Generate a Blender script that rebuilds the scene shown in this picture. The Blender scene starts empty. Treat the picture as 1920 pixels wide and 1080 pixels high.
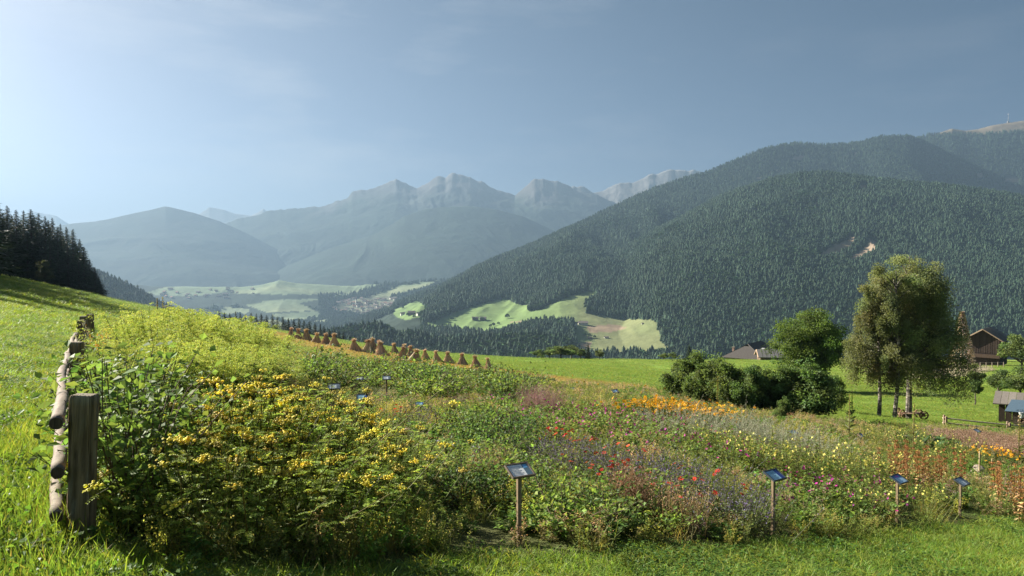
import bpy, math, random
import numpy as np
from mathutils import Vector, Matrix
rng = np.random.default_rng(7)
random.seed(7)
C = bpy.context.scene.collection
R = math.radians
FPX = 1400.0
PITCH = math.atan(40 / FPX)
CP, SP = math.cos(PITCH), math.sin(PITCH)

# ------------------------------------------------------------------ pixel <-> world
def ray(px, py):
    a = (np.asarray(px, float) - 960) / FPX
    b = -(np.asarray(py, float) - 540) / FPX
    y = CP + SP * b
    z = -SP + CP * b
    return a / y, z / y
def proj(X, Y, Z):
    yc = Y * CP - Z * SP
    zc = Y * SP + Z * CP
    yc = np.where(yc < .01, .01, yc)
    return 960 + FPX * X / yc, 540 - FPX * zc / yc
def upx(px): return (np.asarray(px, float) - 960) / FPX

# ------------------------------------------------------------------ value noise
_T = np.random.default_rng(3).random((256, 256))
def vn(x, y):
    xi = np.floor(x).astype(int); yi = np.floor(y).astype(int)
    fx = x - xi; fy = y - yi
    fx = fx * fx * (3 - 2 * fx); fy = fy * fy * (3 - 2 * fy)
    a = _T[xi & 255, yi & 255]; b = _T[(xi + 1) & 255, yi & 255]
    c = _T[xi & 255, (yi + 1) & 255]; d = _T[(xi + 1) & 255, (yi + 1) & 255]
    return (a * (1 - fx) + b * fx) * (1 - fy) + (c * (1 - fx) + d * fx) * fy
def fbm(x, y, o=5, g=.5):
    s = 0; a = 1; n = 0
    for k in range(o):
        s = s + a * (vn(x * 2 ** k + 17.3 * k, y * 2 ** k + 9.1 * k) - .5); n += a; a *= g
    return s / n * 2
def ridged(x, y, o=5):
    s = 0; a = 1; n = 0
    for k in range(o):
        s = s + a * (1 - np.abs(2 * vn(x * 2 ** k + 7.7 * k, y * 2 ** k + 3.1 * k) - 1)); n += a; a *= .5
    return s / n
def inpoly(px, py, poly):
    px = np.asarray(px, float); py = np.asarray(py, float)
    r = np.zeros(px.shape, bool); n = len(poly)
    for i in range(n):
        x1, y1 = poly[i]; x2, y2 = poly[(i + 1) % n]
        if y1 == y2: continue
        c = (y1 > py) != (y2 > py)
        r ^= c & (px < (x2 - x1) * (py - y1) / (y2 - y1) + x1)
    return r

# ------------------------------------------------------------------ near ground
_cr = [(-1400, 420), (-600, 452), (-300, 476), (0, 515), (100, 537), (200, 559), (300, 580), (400, 599), (500, 617), (600, 633), (700, 648),
       (800, 660), (900, 668), (1000, 673), (1250, 676), (1450, 676), (1700, 674), (1920, 675), (2400, 690), (3300, 710)]
_yc = [(-1400, 210), (0, 210), (700, 210), (1250, 210), (1480, 240), (1700, 300), (3300, 320)]
def _smooth_tab(pts):
    g = np.linspace(-1400, 3300, 941)
    v = np.interp(g, [p[0] for p in pts], [p[1] for p in pts])
    k = np.exp(-.5 * (np.arange(-16, 17) / 7.) ** 2); k /= k.sum()
    return np.convolve(np.pad(v, 16, mode='edge'), k, mode='valid')
_G = np.linspace(-1400, 3300, 941)
_CR = _smooth_tab(_cr); _YC = _smooth_tab(_yc)
def cfun(X):
    return np.interp(X, [-300, -14, -4, 0, 8, 25, 60], [1.5, 1.5, 1.46, 1.46, 2.5, 4.2, 4.5])
_CE = cfun(upx(_G) * _YC)
_H = (_CR - 500) / FPX - _CE / _YC
def ground_z(X, Y):
    X = np.asarray(X, float); Y = np.asarray(Y, float)
    Ys = np.maximum(Y, 3.)
    p = np.clip(960 + FPX * X / Ys, -1400, 3300)
    h = np.interp(p, _G, _H); yc = np.interp(p, _G, _YC)
    z = -cfun(X) - Y * h
    t = np.maximum(Y - yc, 0)
    z = z - .26 * t * t / (t + 200)
    w = np.clip(Y / 30, .25, 3)
    z = z + .05 * w * fbm(X / (3 * w ** .5) + 50, Y / (3 * w ** .5) + 50, 3)
    # lip of the bank the viewer stands on
    return z
_YS = np.geomspace(2.5, 700, 900)
def at_ground(px, py, H=0., want='first'):
    """first point along the pixel ray at height H above the near ground"""
    dx, dz = ray(px, py)
    d = dz * _YS - (ground_z(dx * _YS, _YS) + H)
    k = np.nonzero(d <= 0)[0]
    if len(k) == 0:
        i = int(np.argmin(d / _YS)); y = _YS[i]
    elif k[0] == 0: y = _YS[0]
    else:
        i = k[0]; a, b = d[i - 1], d[i]; y = _YS[i - 1] + (_YS[i] - _YS[i - 1]) * a / (a - b)
    x = float(dx * y)
    return x, float(y), float(ground_z(x, y))
def at_dist(px, y):
    x = float(upx(px) * y)
    return x, y, float(ground_z(x, y))

# ------------------------------------------------------------------ mesh batches
class MB:
    def __init__(s): s.v = []; s.f = []; s.c = []; s.m = []; s.n = 0
    def add(s, v, f, c, m=0):
        v = np.asarray(v, float).reshape(-1, 3); f = np.asarray(f, int).reshape(-1, 3)
        c = np.asarray(c, float)
        if c.ndim == 1: c = np.tile(c[:3], (len(v), 1))
        s.v.append(v); s.f.append(f + s.n); s.c.append(c[:, :3]); s.m.append(np.full(len(f), m)); s.n += len(v)
    def mesh(s, name, mats, smooth=False):
        me = bpy.data.meshes.new(name)
        v = np.concatenate(s.v); f = np.concatenate(s.f); c = np.concatenate(s.c); m = np.concatenate(s.m)
        me.vertices.add(len(v)); me.vertices.foreach_set('co', v.astype(np.float32).ravel())
        me.loops.add(f.size); me.loops.foreach_set('vertex_index', f.astype(np.int32).ravel())
        me.polygons.add(len(f)); me.polygons.foreach_set('loop_start', (np.arange(len(f)) * 3).astype(np.int32))
        me.polygons.foreach_set('loop_total', np.full(len(f), 3, np.int32))
        if not isinstance(mats, (list, tuple)): mats = [mats]
        for x in mats: me.materials.append(x)
        me.polygons.foreach_set('material_index', m.astype(np.int32))
        me.polygons.foreach_set('use_smooth', np.full(len(f), bool(smooth)))
        a = me.attributes.new('col', 'FLOAT_COLOR', 'POINT')
        a.data.foreach_set('color', np.concatenate([c, np.ones((len(c), 1))], 1).astype(np.float32).ravel())
        me.update(calc_edges=True); me.validate()
        return me
def unit(a):
    a = np.asarray(a, float); return a / np.maximum(np.linalg.norm(a, axis=-1, keepdims=True), 1e-9)
def rdir(n, r=rng): return unit(r.normal(size=(n, 3)))
def vary(col, n, amt=.25, hue=.12, r=rng):
    col = np.asarray(col, float)
    b = 1 + r.uniform(-amt, amt, (n, 1)); h = 1 + r.uniform(-hue, hue, (n, 3))
    return np.clip(col * b * h, .002, 1)
def leaves(mb, P, D, L, W, col, fold=.25, N=None, m=0, r=rng):
    n = len(P)
    if n == 0: return
    D = unit(D); N = rdir(n, r) if N is None else N
    S = unit(np.cross(D, N)); U = np.cross(S, D)
    L = np.broadcast_to(L, (n,))[:, None]; W = np.broadcast_to(W, (n,))[:, None]
    v = np.stack([P, P + D * L * .45 + S * W * .5 + U * W * fold, P + D * L, P + D * L * .45 - S * W * .5 + U * W * fold], 1)
    i = np.arange(n)[:, None] * 4
    f = np.concatenate([i + [0, 1, 2], i + [0, 2, 3]])
    c = np.repeat(col if np.ndim(col) == 2 else np.tile(col, (n, 1)), 4, 0)
    mb.add(v.reshape(-1, 3), f, c, m)
def blades(mb, P, D, L, W, col, bend=.5, m=0, r=rng):
    n = len(P)
    if n == 0: return
    D = unit(D); hz = D.copy(); hz[:, 2] = 0; hz = hz + r.normal(size=(n, 3)) * [.3, .3, 0]; hz = unit(hz)
    S = unit(np.cross(D, [0, 0, 1.]) + r.normal(size=(n, 3)) * .3)
    L = np.broadcast_to(L, (n,))[:, None]; W = np.broadcast_to(W, (n,))[:, None]
    mid = P + D * L * .55; tip = mid + unit(D + hz * bend * r.uniform(.3, 1.6, (n, 1)) - np.array([0, 0, 1]) * bend * .35) * L * .5
    v = np.stack([P + S * W * .5, P - S * W * .5, mid + S * W * .4, mid - S * W * .4, tip], 1)
    i = np.arange(n)[:, None] * 5
    f = np.concatenate([i + [0, 1, 2], i + [1, 3, 2], i + [2, 3, 4]])
    c = np.repeat(col if np.ndim(col) == 2 else np.tile(col, (n, 1)), 5, 0)
    mb.add(v.reshape(-1, 3), f, c, m)
def sticks(mb, A, B, w0, w1, col, m=0):
    """three sided rods from A to B"""
    A = np.asarray(A, float).reshape(-1, 3); B = np.asarray(B, float).reshape(-1, 3); n = len(A)
    d = unit(B - A); s = unit(np.cross(d, np.where(np.abs(d[:, 2:3]) > .9, [[1., 0, 0]], [[0, 0, 1.]]))); t = np.cross(d, s)
    w0 = np.broadcast_to(w0, (n,))[:, None]; w1 = np.broadcast_to(w1, (n,))[:, None]
    vs = []
    for P, w in ((A, w0), (B, w1)):
        for k in range(3):
            a = k * 2 * math.pi / 3; vs.append(P + (s * math.cos(a) + t * math.sin(a)) * w)
    v = np.stack(vs, 1); i = np.arange(n)[:, None] * 6; f = []
    for k in range(3):
        a, b = k, (k + 1) % 3
        f += [i + [a, b, 3 + b], i + [a, 3 + b, 3 + a]]
    c = np.repeat(col, 6, 0) if np.ndim(col) == 2 else col
    mb.add(v.reshape(-1, 3), np.concatenate(f), c, m)
def tube(mb, path, rad, col, sides=8, cap=True, m=0, rough=0., r=rng):
    path = np.asarray(path, float); n = len(path); rad = np.broadcast_to(rad, (n,))
    d = unit(np.gradient(path, axis=0))
    ref = np.array([0, 0, 1.]) if abs(d[0, 2]) < .9 else np.array([1., 0, 0])
    s = unit(np.cross(d, ref)); t = np.cross(d, s)
    a = np.arange(sides) * 2 * math.pi / sides
    k = 1 + (r.uniform(-rough, rough, (n, sides)) if rough else np.zeros((n, sides)))
    v = path[:, None] + (s[:, None] * np.cos(a)[None, :, None] + t[:, None] * np.sin(a)[None, :, None]) * (rad[:, None] * k)[..., None]
    f = []
    for i in range(n - 1):
        for j in range(sides):
            q = [i * sides + j, i * sides + (j + 1) % sides, (i + 1) * sides + (j + 1) % sides, (i + 1) * sides + j]
            f += [[q[0], q[2], q[1]], [q[0], q[3], q[2]]]
    v = v.reshape(-1, 3)
    if cap:
        for e in (0, n - 1):
            v = np.vstack([v, path[e]]); c0 = len(v) - 1
            for j in range(sides):
                x, y = e * sides + j, e * sides + (j + 1) % sides
                f.append([c0, x, y] if e == 0 else [c0, y, x])
    mb.add(v, f, col, m)
def box(mb, lo, hi, col, M=None, m=0, bev=0.):
    lo = np.array(lo, float); hi = np.array(hi, float)
    if bev <= 0:
        v = np.array([[x, y, z] for x in (lo[0], hi[0]) for y in (lo[1], hi[1]) for z in (lo[2], hi[2])])
        f = [(0, 1, 3), (0, 3, 2), (4, 6, 7), (4, 7, 5), (0, 4, 5), (0, 5, 1), (2, 3, 7), (2, 7, 6), (0, 2, 6), (0, 6, 4), (1, 5, 7), (1, 7, 3)]
    else:
        import bmesh
        bm = bmesh.new(); bmesh.ops.create_cube(bm, size=1)
        for q in bm.verts: q.co = Vector((lo + hi) / 2) + Vector(np.array(q.co) * (hi - lo))
        bmesh.ops.bevel(bm, geom=bm.edges[:] + bm.verts[:], offset=bev, segments=2, profile=.6, affect='EDGES')
        bmesh.ops.triangulate(bm, faces=bm.faces[:]); bm.verts.index_update()
        v = np.array([q.co[:] for q in bm.verts]); f = [[q.index for q in fc.verts] for fc in bm.faces]; bm.free()
    if M is not None: v = v @ np.array(M)[:3, :3].T + np.array(M)[:3, 3]
    mb.add(v, f, col, m)
def poly3(mb, pts, col, m=0):
    pts = np.asarray(pts, float); mb.add(pts, [[0, i, i + 1] for i in range(1, len(pts) - 1)], col, m)
def slab(mb, pts, thick, col, m=0):
    """planar polygon given thickness along its normal"""
    p = np.asarray(pts, float); n = unit(np.cross(p[1] - p[0], p[2] - p[0])); q = p - n * thick; k = len(p)
    f = [[0, i, i + 1] for i in range(1, k - 1)] + [[k, k + i + 1, k + i] for i in range(1, k - 1)]
    for i in range(k):
        j = (i + 1) % k; f += [[i, k + i, k + j], [i, k + j, j]]
    mb.add(np.vstack([p, q]), f, col, m)
def discs(mb, P, N, rad, col, k=6, dome=.35, m=0):
    n = len(P); N = unit(N); s = unit(np.cross(N, rdir(n))); t = np.cross(N, s)
    rad = np.broadcast_to(rad, (n,))[:, None]
    vs = [P + N * rad * dome]
    for j in range(k):
        a = j * 2 * math.pi / k; vs.append(P + (s * math.cos(a) + t * math.sin(a)) * rad)
    v = np.stack(vs, 1); i = np.arange(n)[:, None] * (k + 1)
    f = np.concatenate([i + [0, 1 + j, 1 + (j + 1) % k] for j in range(k)])
    c = np.repeat(col if np.ndim(col) == 2 else np.tile(col, (n, 1)), k + 1, 0)
    mb.add(v.reshape(-1, 3), f, c, m)
def petals(mb, P, N, rad, col, k=8, w=.5, lift=.2, m=0):
    n = len(P); N = unit(N); s = unit(np.cross(N, rdir(n))); t = np.cross(N, s)
    rad = np.broadcast_to(rad, (n,))
    for j in range(k):
        a = j * 2 * math.pi / k + .2
        D = s * math.cos(a) + t * math.sin(a) + N * lift
        leaves(mb, P, D, rad, rad * w, col, .12, N, m)

# ------------------------------------------------------------------ materials
def newmat(name):
    m = bpy.data.materials.new(name); m.use_nodes = True
    nt = m.node_tree; b = nt.nodes['Principled BSDF']
    return m, nt, b
def L_(nt, a, b): nt.links.new(a, b)
def node(nt, t, **k):
    n = nt.nodes.new(t)
    for a, v in k.items():
        if a in n.inputs.keys() if False else False: pass
        setattr(n, a, v)
    return n
def mixc(nt, fac, a, b, mode='MIX'):
    n = nt.nodes.new('ShaderNodeMix'); n.data_type = 'RGBA'; n.blend_type = mode
    for k, v in ((0, fac), (6, a), (7, b)):
        if hasattr(v, 'is_linked'): L_(nt, v, n.inputs[k])
        elif k == 0: n.inputs[0].default_value = v
        else: n.inputs[k].default_value = (*v[:3], 1)
    return n.outputs[2]
def noise_(nt, scale, detail=4, rough=.55, vec=None, dims='3D'):
    n = nt.nodes.new('ShaderNodeTexNoise'); n.inputs['Scale'].default_value = scale
    n.inputs['Detail'].default_value = detail; n.inputs['Roughness'].default_value = rough
    if vec is not None: L_(nt, vec, n.inputs['Vector'])
    return n.outputs['Fac']
def maprange(nt, x, a, b, c, d):
    n = nt.nodes.new('ShaderNodeMapRange'); L_(nt, x, n.inputs[0])
    for i, v in enumerate((a, b, c, d)): n.inputs[i + 1].default_value = v
    return n.outputs[0]
def bump(nt, h, bsdf, strength=.5, dist=.02):
    n = nt.nodes.new('ShaderNodeBump'); n.inputs['Strength'].default_value = strength; n.inputs['Distance'].default_value = dist
    L_(nt, h, n.inputs['Height']); L_(nt, n.outputs[0], bsdf.inputs['Normal'])
def attrcol(nt):
    n = nt.nodes.new('ShaderNodeAttribute'); n.attribute_name = 'col'; return n.outputs['Color']
def foliage_mat(name, trans=.4, rand=.25, rough=.5, spec=.3, tmul=(1.16, 1.12, .68)):
    m, nt, b = newmat(name)
    oi = nt.nodes.new('ShaderNodeObjectInfo')
    col = attrcol(nt)
    hs = nt.nodes.new('ShaderNodeHueSaturation')
    L_(nt, maprange(nt, oi.outputs['Random'], 0, 1, 1 - rand, 1 + rand), hs.inputs['Value'])
    L_(nt, col, hs.inputs['Color'])
    mu = nt.nodes.new('ShaderNodeMath'); mu.operation = 'MULTIPLY'; mu.inputs[1].default_value = 7.31; L_(nt, oi.outputs['Random'], mu.inputs[0])
    fr = nt.nodes.new('ShaderNodeMath'); fr.operation = 'FRACT'; L_(nt, mu.outputs[0], fr.inputs[0])
    L_(nt, maprange(nt, fr.outputs[0], 0, 1, .5 - rand * .07, .5 + rand * .07), hs.inputs['Hue'])
    L_(nt, hs.outputs[0], b.inputs['Base Color']); b.inputs['Roughness'].default_value = rough
    b.inputs['Specular IOR Level'].default_value = spec
    if trans > 0:
        t = nt.nodes.new('ShaderNodeBsdfTranslucent'); L_(nt, mixc(nt, 1., hs.outputs[0], tmul, 'MULTIPLY'), t.inputs['Color'])
        ms = nt.nodes.new('ShaderNodeMixShader'); ms.inputs[0].default_value = trans
        L_(nt, b.outputs[0], ms.inputs[1]); L_(nt, t.outputs[0], ms.inputs[2])
        L_(nt, ms.outputs[0], nt.nodes['Material Output'].inputs['Surface'])
    return m
def solid_mat(name, scale=6., amt=.35, bumps=.4, rough=.8, stretch=(1, 1, 1), dist=.01, spec=.25, detail=6):
    """attribute colour broken up by procedural noise and bump"""
    m, nt, b = newmat(name)
    tc = nt.nodes.new('ShaderNodeTexCoord'); mp = nt.nodes.new('ShaderNodeMapping'); mp.inputs['Scale'].default_value = stretch
    L_(nt, tc.outputs['Object'], mp.inputs['Vector'])
    f = noise_(nt, scale, detail, .65, mp.outputs[0])
    k = maprange(nt, f, .25, .75, 1 - amt, 1 + amt)
    col = mixc(nt, 1., attrcol(nt), k, 'MULTIPLY')
    L_(nt, col, b.inputs['Base Color']); b.inputs['Roughness'].default_value = rough; b.inputs['Specular IOR Level'].default_value = spec
    bump(nt, f, b, bumps, dist)
    return m
M_leaf = foliage_mat('leaf', .5, .22, .55, .18)
M_grass = foliage_mat('grass_blade', .52, .18, .55, .25, (1.25, 1.15, .58))
M_needle = foliage_mat('needle', .12, .25, .6, .2)
M_fartree = foliage_mat('forest_tree', .1, .45, .8, .1)
M_petal = foliage_mat('petal', .3, .15, .6, .2, (1.1, 1., .8))
M_dry = foliage_mat('dry_stalk', .25, .2, .7, .2, (1.1, 1, .8))
M_wood = solid_mat('weathered_wood', 11, .6, 1., .88, (7, 7, .3), .02, .15, 9)
M_log = solid_mat('peeled_log', 10, .35, .6, .8, (.4, 5, 5), .01)
M_bark = solid_mat('bark', 7, .45, .9, .9, (2, 2, .6), .03)
M_plain = solid_mat('painted_wood', 12, .15, .2, .6)
M_roof = solid_mat('roof_shingle', 5, .35, .6, .75, (1, 1, 1), .05)
M_plaster = solid_mat('plaster', 3, .12, .1, .9)
M_rock = solid_mat('stone', 5, .4, .9, .9, (1, 1, 1), .05)
M_straw = foliage_mat('straw', .12, .2, .75, .15, (1.1, 1, .8))
m, nt, b = newmat('sign_print'); L_(nt, attrcol(nt), b.inputs['Base Color']); b.inputs['Roughness'].default_value = .25; M_print = m

# ------------------------------------------------------------------ scene helpers
def link(o, parent=None):
    C.objects.link(o)
    if parent is not None: o.parent = parent
    return o
def tag(o, label=None, cat=None, group=None, kind=None):
    if label: o['label'] = label
    if cat: o['category'] = cat
    if group: o['group'] = group
    if kind: o['kind'] = kind
    return o
def obj(name, mesh, parent=None, loc=None, rot=None, scale=None):
    o = bpy.data.objects.new(name, mesh)
    if loc is not None: o.location = loc
    if rot is not None: o.rotation_euler = rot if np.ndim(rot) else (0, 0, rot)
    if scale is not None: o.scale = scale if np.ndim(scale) else (scale,) * 3
    return link(o, parent)
def plant(name, parts, loc, rot, scale, label, cat, group=None, tilt=None):
    """parts: list of (part name, mesh); the first is the thing's own mesh"""
    o = obj(name, parts[0][1], None, loc, (tilt[0], tilt[1], rot) if tilt else rot, scale)
    tag(o, label, cat, group)
    for pn, me in parts[1:]: obj(pn, me, o)
    return o
def structure(name, mesh): return tag(obj(name, mesh), kind='structure')

def scatter_gn(name, protos, pos, rotz, scale, idx, tilt=None):
    """one stuff object that instances the prototype meshes on its points"""
    col = bpy.data.collections.new(name + '_kinds')
    for i, me in enumerate(protos): col.objects.link(bpy.data.objects.new('%s_%02d' % (name, i), me))
    me = bpy.data.meshes.new(name); n = len(pos)
    me.vertices.add(n); me.vertices.foreach_set('co', np.asarray(pos, np.float32).ravel())
    rot = np.zeros((n, 3), np.float32); rot[:, 2] = rotz
    if tilt is not None: rot[:, :2] = tilt
    sc = np.asarray(scale, np.float32)
    if sc.ndim == 1: sc = np.repeat(sc[:, None], 3, 1)
    a = me.attributes.new('rot', 'FLOAT_VECTOR', 'POINT'); a.data.foreach_set('vector', rot.ravel())
    a = me.attributes.new('siz', 'FLOAT_VECTOR', 'POINT'); a.data.foreach_set('vector', np.ascontiguousarray(sc, np.float32).ravel())
    a = me.attributes.new('idx', 'INT', 'POINT'); a.data.foreach_set('value', np.asarray(idx, np.int32))
    me.update()
    ng = bpy.data.node_groups.new(name, 'GeometryNodeTree')
    ng.interface.new_socket('Geometry', in_out='INPUT', socket_type='NodeSocketGeometry')
    ng.interface.new_socket('Geometry', in_out='OUTPUT', socket_type='NodeSocketGeometry')
    N = ng.nodes; gi = N.new('NodeGroupInput'); go = N.new('NodeGroupOutput')
    ip = N.new('GeometryNodeInstanceOnPoints'); ci = N.new('GeometryNodeCollectionInfo')
    ci.inputs[0].default_value = col; ci.inputs['Separate Children'].default_value = True; ci.inputs['Reset Children'].default_value = True
    def na(nm, t):
        x = N.new('GeometryNodeInputNamedAttribute'); x.data_type = t; x.inputs[0].default_value = nm; return x.outputs[0]
    er = N.new('FunctionNodeEulerToRotation')
    l = ng.links.new
    l(gi.outputs[0], ip.inputs['Points']); l(ci.outputs[0], ip.inputs['Instance']); ip.inputs['Pick Instance'].default_value = True
    l(na('idx', 'INT'), ip.inputs['Instance Index']); l(na('rot', 'FLOAT_VECTOR'), er.inputs[0]); l(er.outputs[0], ip.inputs['Rotation'])
    l(na('siz', 'FLOAT_VECTOR'), ip.inputs['Scale']); l(ip.outputs[0], go.inputs[0])
    o = obj(name, me); md = o.modifiers.new('scatter', 'NODES'); md.node_group = ng
    return tag(o, kind='stuff')

# ------------------------------------------------------------------ camera, light, sky
cam = bpy.data.cameras.new('camera'); cam.sensor_width = 36; cam.lens = FPX / 1920 * 36; cam.clip_start = .1; cam.clip_end = 80000
co = bpy.data.objects.new('camera', cam); C.objects.link(co); co.rotation_euler = (math.pi / 2 - PITCH, 0, 0)
bpy.context.scene.camera = co
SUN_AZ, SUN_EL = R(63), R(30)     # azimuth measured to the left of the view direction
sd = Vector((-math.sin(SUN_AZ) * math.cos(SUN_EL), math.cos(SUN_AZ) * math.cos(SUN_EL), math.sin(SUN_EL)))
sl = bpy.data.lights.new('sun', 'SUN'); sl.energy = 5.0; sl.angle = R(.5); sl.color = (1, .94, .82)
so = bpy.data.objects.new('sun', sl); C.objects.link(so); so.rotation_euler = (-sd).to_track_quat('-Z', 'Y').to_euler()
w = bpy.data.worlds.new('World'); bpy.context.scene.world = w; w.use_nodes = True
nt = w.node_tree; bg = nt.nodes['Background']
sky = nt.nodes.new('ShaderNodeTexSky'); sky.sky_type = 'NISHITA'; sky.sun_disc = False
sky.sun_elevation = SUN_EL; sky.sun_rotation = -SUN_AZ; sky.altitude = 1500; sky.air_density = .3; sky.dust_density = 4.5; sky.ozone_density = 1.7
# thin cirrus: streaks of white over the sky colour
tc = nt.nodes.new('ShaderNodeTexCoord'); mp = nt.nodes.new('ShaderNodeMapping'); mp.inputs['Scale'].default_value = (2.2, 1.0, 9.0); mp.inputs['Rotation'].default_value = (0, R(-14), 0)
mp.inputs['Location'].default_value = (3.1, 0, 1.4)
L_(nt, tc.outputs['Generated'], mp.inputs['Vector'])
cn = noise_(nt, 1.6, 9, .62, mp.outputs[0])
sx = nt.nodes.new('ShaderNodeSeparateXYZ'); L_(nt, tc.outputs['Generated'], sx.inputs[0])
mm = nt.nodes.new('ShaderNodeMath'); mm.operation = 'MULTIPLY'; L_(nt, maprange(nt, cn, .5, .76, 0, .34), mm.inputs[0]); L_(nt, maprange(nt, sx.outputs[0], .3, -.35, .25, 1), mm.inputs[1])
cl = mm.outputs[0]
hs = nt.nodes.new('ShaderNodeHueSaturation'); hs.inputs['Saturation'].default_value = 1.08; hs.inputs['Hue'].default_value = .482; hs.inputs['Value'].default_value = .74; L_(nt, sky.outputs[0], hs.inputs['Color'])
skc = mixc(nt, cl, hs.outputs[0], (4.6, 4.6, 4.6))
L_(nt, skc, bg.inputs['Color']); bg.inputs['Strength'].default_value = .05
sc = bpy.context.scene
sc.view_settings.view_transform = 'Standard'; sc.view_settings.look = 'None'; sc.view_settings.gamma = 1; sc.view_settings.exposure = 2.05
sc.cycles.use_denoising = True; sc.cycles.use_adaptive_sampling = False
try: sc.cycles.denoiser = 'OPENIMAGEDENOISE'; sc.cycles.denoising_input_passes = 'RGB_ALBEDO_NORMAL'; sc.cycles.denoising_prefilter = 'ACCURATE'
except Exception: pass
sc.cycles.max_bounces = 8; sc.cycles.diffuse_bounces = 5; sc.cycles.glossy_bounces = 2; sc.cycles.transmission_bounces = 3; sc.cycles.volume_bounces = 1
sc.cycles.sample_clamp_indirect = 6
# ================================================================== FAR SETTING
HAZE = 1.2e-4
m, nt, b = newmat('air'); nt.nodes.remove(b)
pv = nt.nodes.new('ShaderNodeVolumePrincipled'); pv.inputs['Density'].default_value = HAZE; pv.inputs['Color'].default_value = (.19, .275, .375, 1)
pv.inputs['Anisotropy'].default_value = .33
L_(nt, pv.outputs[0], nt.nodes['Material Output'].inputs['Volume'])
hb = MB(); box(hb, (-24000, -2500, -430), (24000, 16500, 1340), (1, 1, 1))
tag(obj('haze', hb.mesh('haze', m)), kind='stuff')

FOREST = (.022, .036, .024)
def tab(sil): return np.array([ray(p, q)[0] for p, q in sil]), np.array([ray(p, q)[1] for p, q in sil])
def fan_mesh(us, Ys, Z, col, name, mat, smooth=True):
    U, Y = np.meshgrid(us, Ys); X = U * (Y if np.ndim(Z) else Y)
    nu, ny = len(us), len(Ys)
    v = np.stack([X, Y, Z], -1).reshape(-1, 3)
    i = (np.arange(ny - 1)[:, None] * nu + np.arange(nu - 1)[None]).ravel()
    f = np.concatenate([np.stack([i, i + 1, i + nu + 1], 1), np.stack([i, i + nu + 1, i + nu], 1)])
    mb = MB(); mb.add(v, f, col.reshape(-1, 3)); return mb.mesh(name, mat, smooth)
def land_mat(name, scale, amt, bumpd, scale2=None):
    m, nt, b = newmat(name)
    tc = nt.nodes.new('ShaderNodeTexCoord'); f = noise_(nt, scale, 8, .65, tc.outputs['Object'])
    k = maprange(nt, f, .25, .75, 1 - amt, 1 + amt); col = mixc(nt, 1., attrcol(nt), k, 'MULTIPLY')
    L_(nt, col, b.inputs['Base Color']); b.inputs['Roughness'].default_value = .95; b.inputs['Specular IOR Level'].default_value = .1
    bump(nt, f, b, .8, bumpd); return m
M_land = land_mat('far_land', .02, .3, 6.)
M_range = land_mat('far_range', .004, .35, 40.)

# distant ranges, each a ridge with a front face, spurs and a back slope
def ridge(name, sil, D, z0, front, back, seed, amp, jag, rock=None, nu=420, base=FOREST, spur=1000.):
    su, sdz = tab(sil); us = np.linspace(su[0], su[-1], nu)
    rz = np.interp(us, su, sdz) * D
    jg = jag * fbm(us * D / 420 + seed, us * 0 + seed, 5, .6) + jag * .5 * (ridged(us * D / 260 + seed, us * 0 + 2.5) - .6)
    t = np.concatenate([np.linspace(0, 1, 90), 1 + np.linspace(.04, 1, 24)])
    T, Uu = np.meshgrid(t, us, indexing='ij')
    Y = np.where(T <= 1, D - front * (1 - T), D + back * (T - 1))
    tt = np.clip(T, 0, 1); s = np.clip(T - 1, 0, 1)
    kk = np.exp(-.5 * (np.arange(-70, 71) / 24.) ** 2); kk /= kk.sum(); rs = np.convolve(np.pad(rz, 70, mode='edge'), kk, mode='valid')
    Z = (z0 + (rs[None] - z0) * (tt ** 1.15) + (rz - rs)[None] * tt ** 5 + jg[None] * tt ** 14) * (1 - s * .95) + z0 * s * .95
    wz = fbm(Uu * D / 1500 + seed, Y / 1500, 3); sp = ridged(Uu * D / spur + seed * 3 + wz * 1.7 + Y / spur * .35, Y / spur * .75 + seed + wz * .5, 6) - .55
    Z = Z + amp * sp * np.clip(4 * tt * (1 - tt), 0, 1) ** 1.3 * (T <= 1)
    Z = Z + (jag / 75) * 50 * (ridged(Uu * D / 230 + seed + wz, Y / 230 + Z / 400, 4) - .55) * np.clip((Z - 200) / 600, 0, 1) * (T <= 1) * np.clip(8 * (1 - tt), 0, 1)
    X = Uu * Y
    col = np.tile(np.array(base), Z.shape + (1,)) * (1 + .5 * fbm(X / 500, Z / 300 + Y / 900, 4))[..., None]
    if rock is not None:
        zr, w, rc = rock
        k = np.clip((Z - zr) / w + .9 * fbm(X / 350 + 3, Z / 350 + Y / 800, 5), 0, 1)[..., None]
        rcol = np.array(rc) * (1 + .35 * fbm(X / 160, Z / 90, 4))[..., None]
        col = col * (1 - k) + rcol * k
    nu_, nt_ = len(us), len(t)
    v = np.stack([X, Y, Z], -1).reshape(-1, 3)
    i = (np.arange(nt_ - 1)[:, None] * nu_ + np.arange(nu_ - 1)[None]).ravel()
    f = np.concatenate([np.stack([i, i + 1, i + nu_ + 1], 1), np.stack([i, i + nu_ + 1, i + nu_], 1)])
    mb = MB(); mb.add(v, f, np.clip(col, .005, 1).reshape(-1, 3))
    return structure(name, mb.mesh(name, M_range, True))
ridge('far_mountain_range', [(-300, 430), (0, 412), (60, 398), (105, 404), (130, 420), (300, 430), (360, 412), (378, 398), (392, 388), (412, 391), (440, 400), (470, 405), (485, 398), (494, 392), (502, 397), (520, 410), (600, 430)],
      13000, -250, 2300, 2000, 1.7, 60, 26, (400, 250, (.2, .19, .18)))
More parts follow.
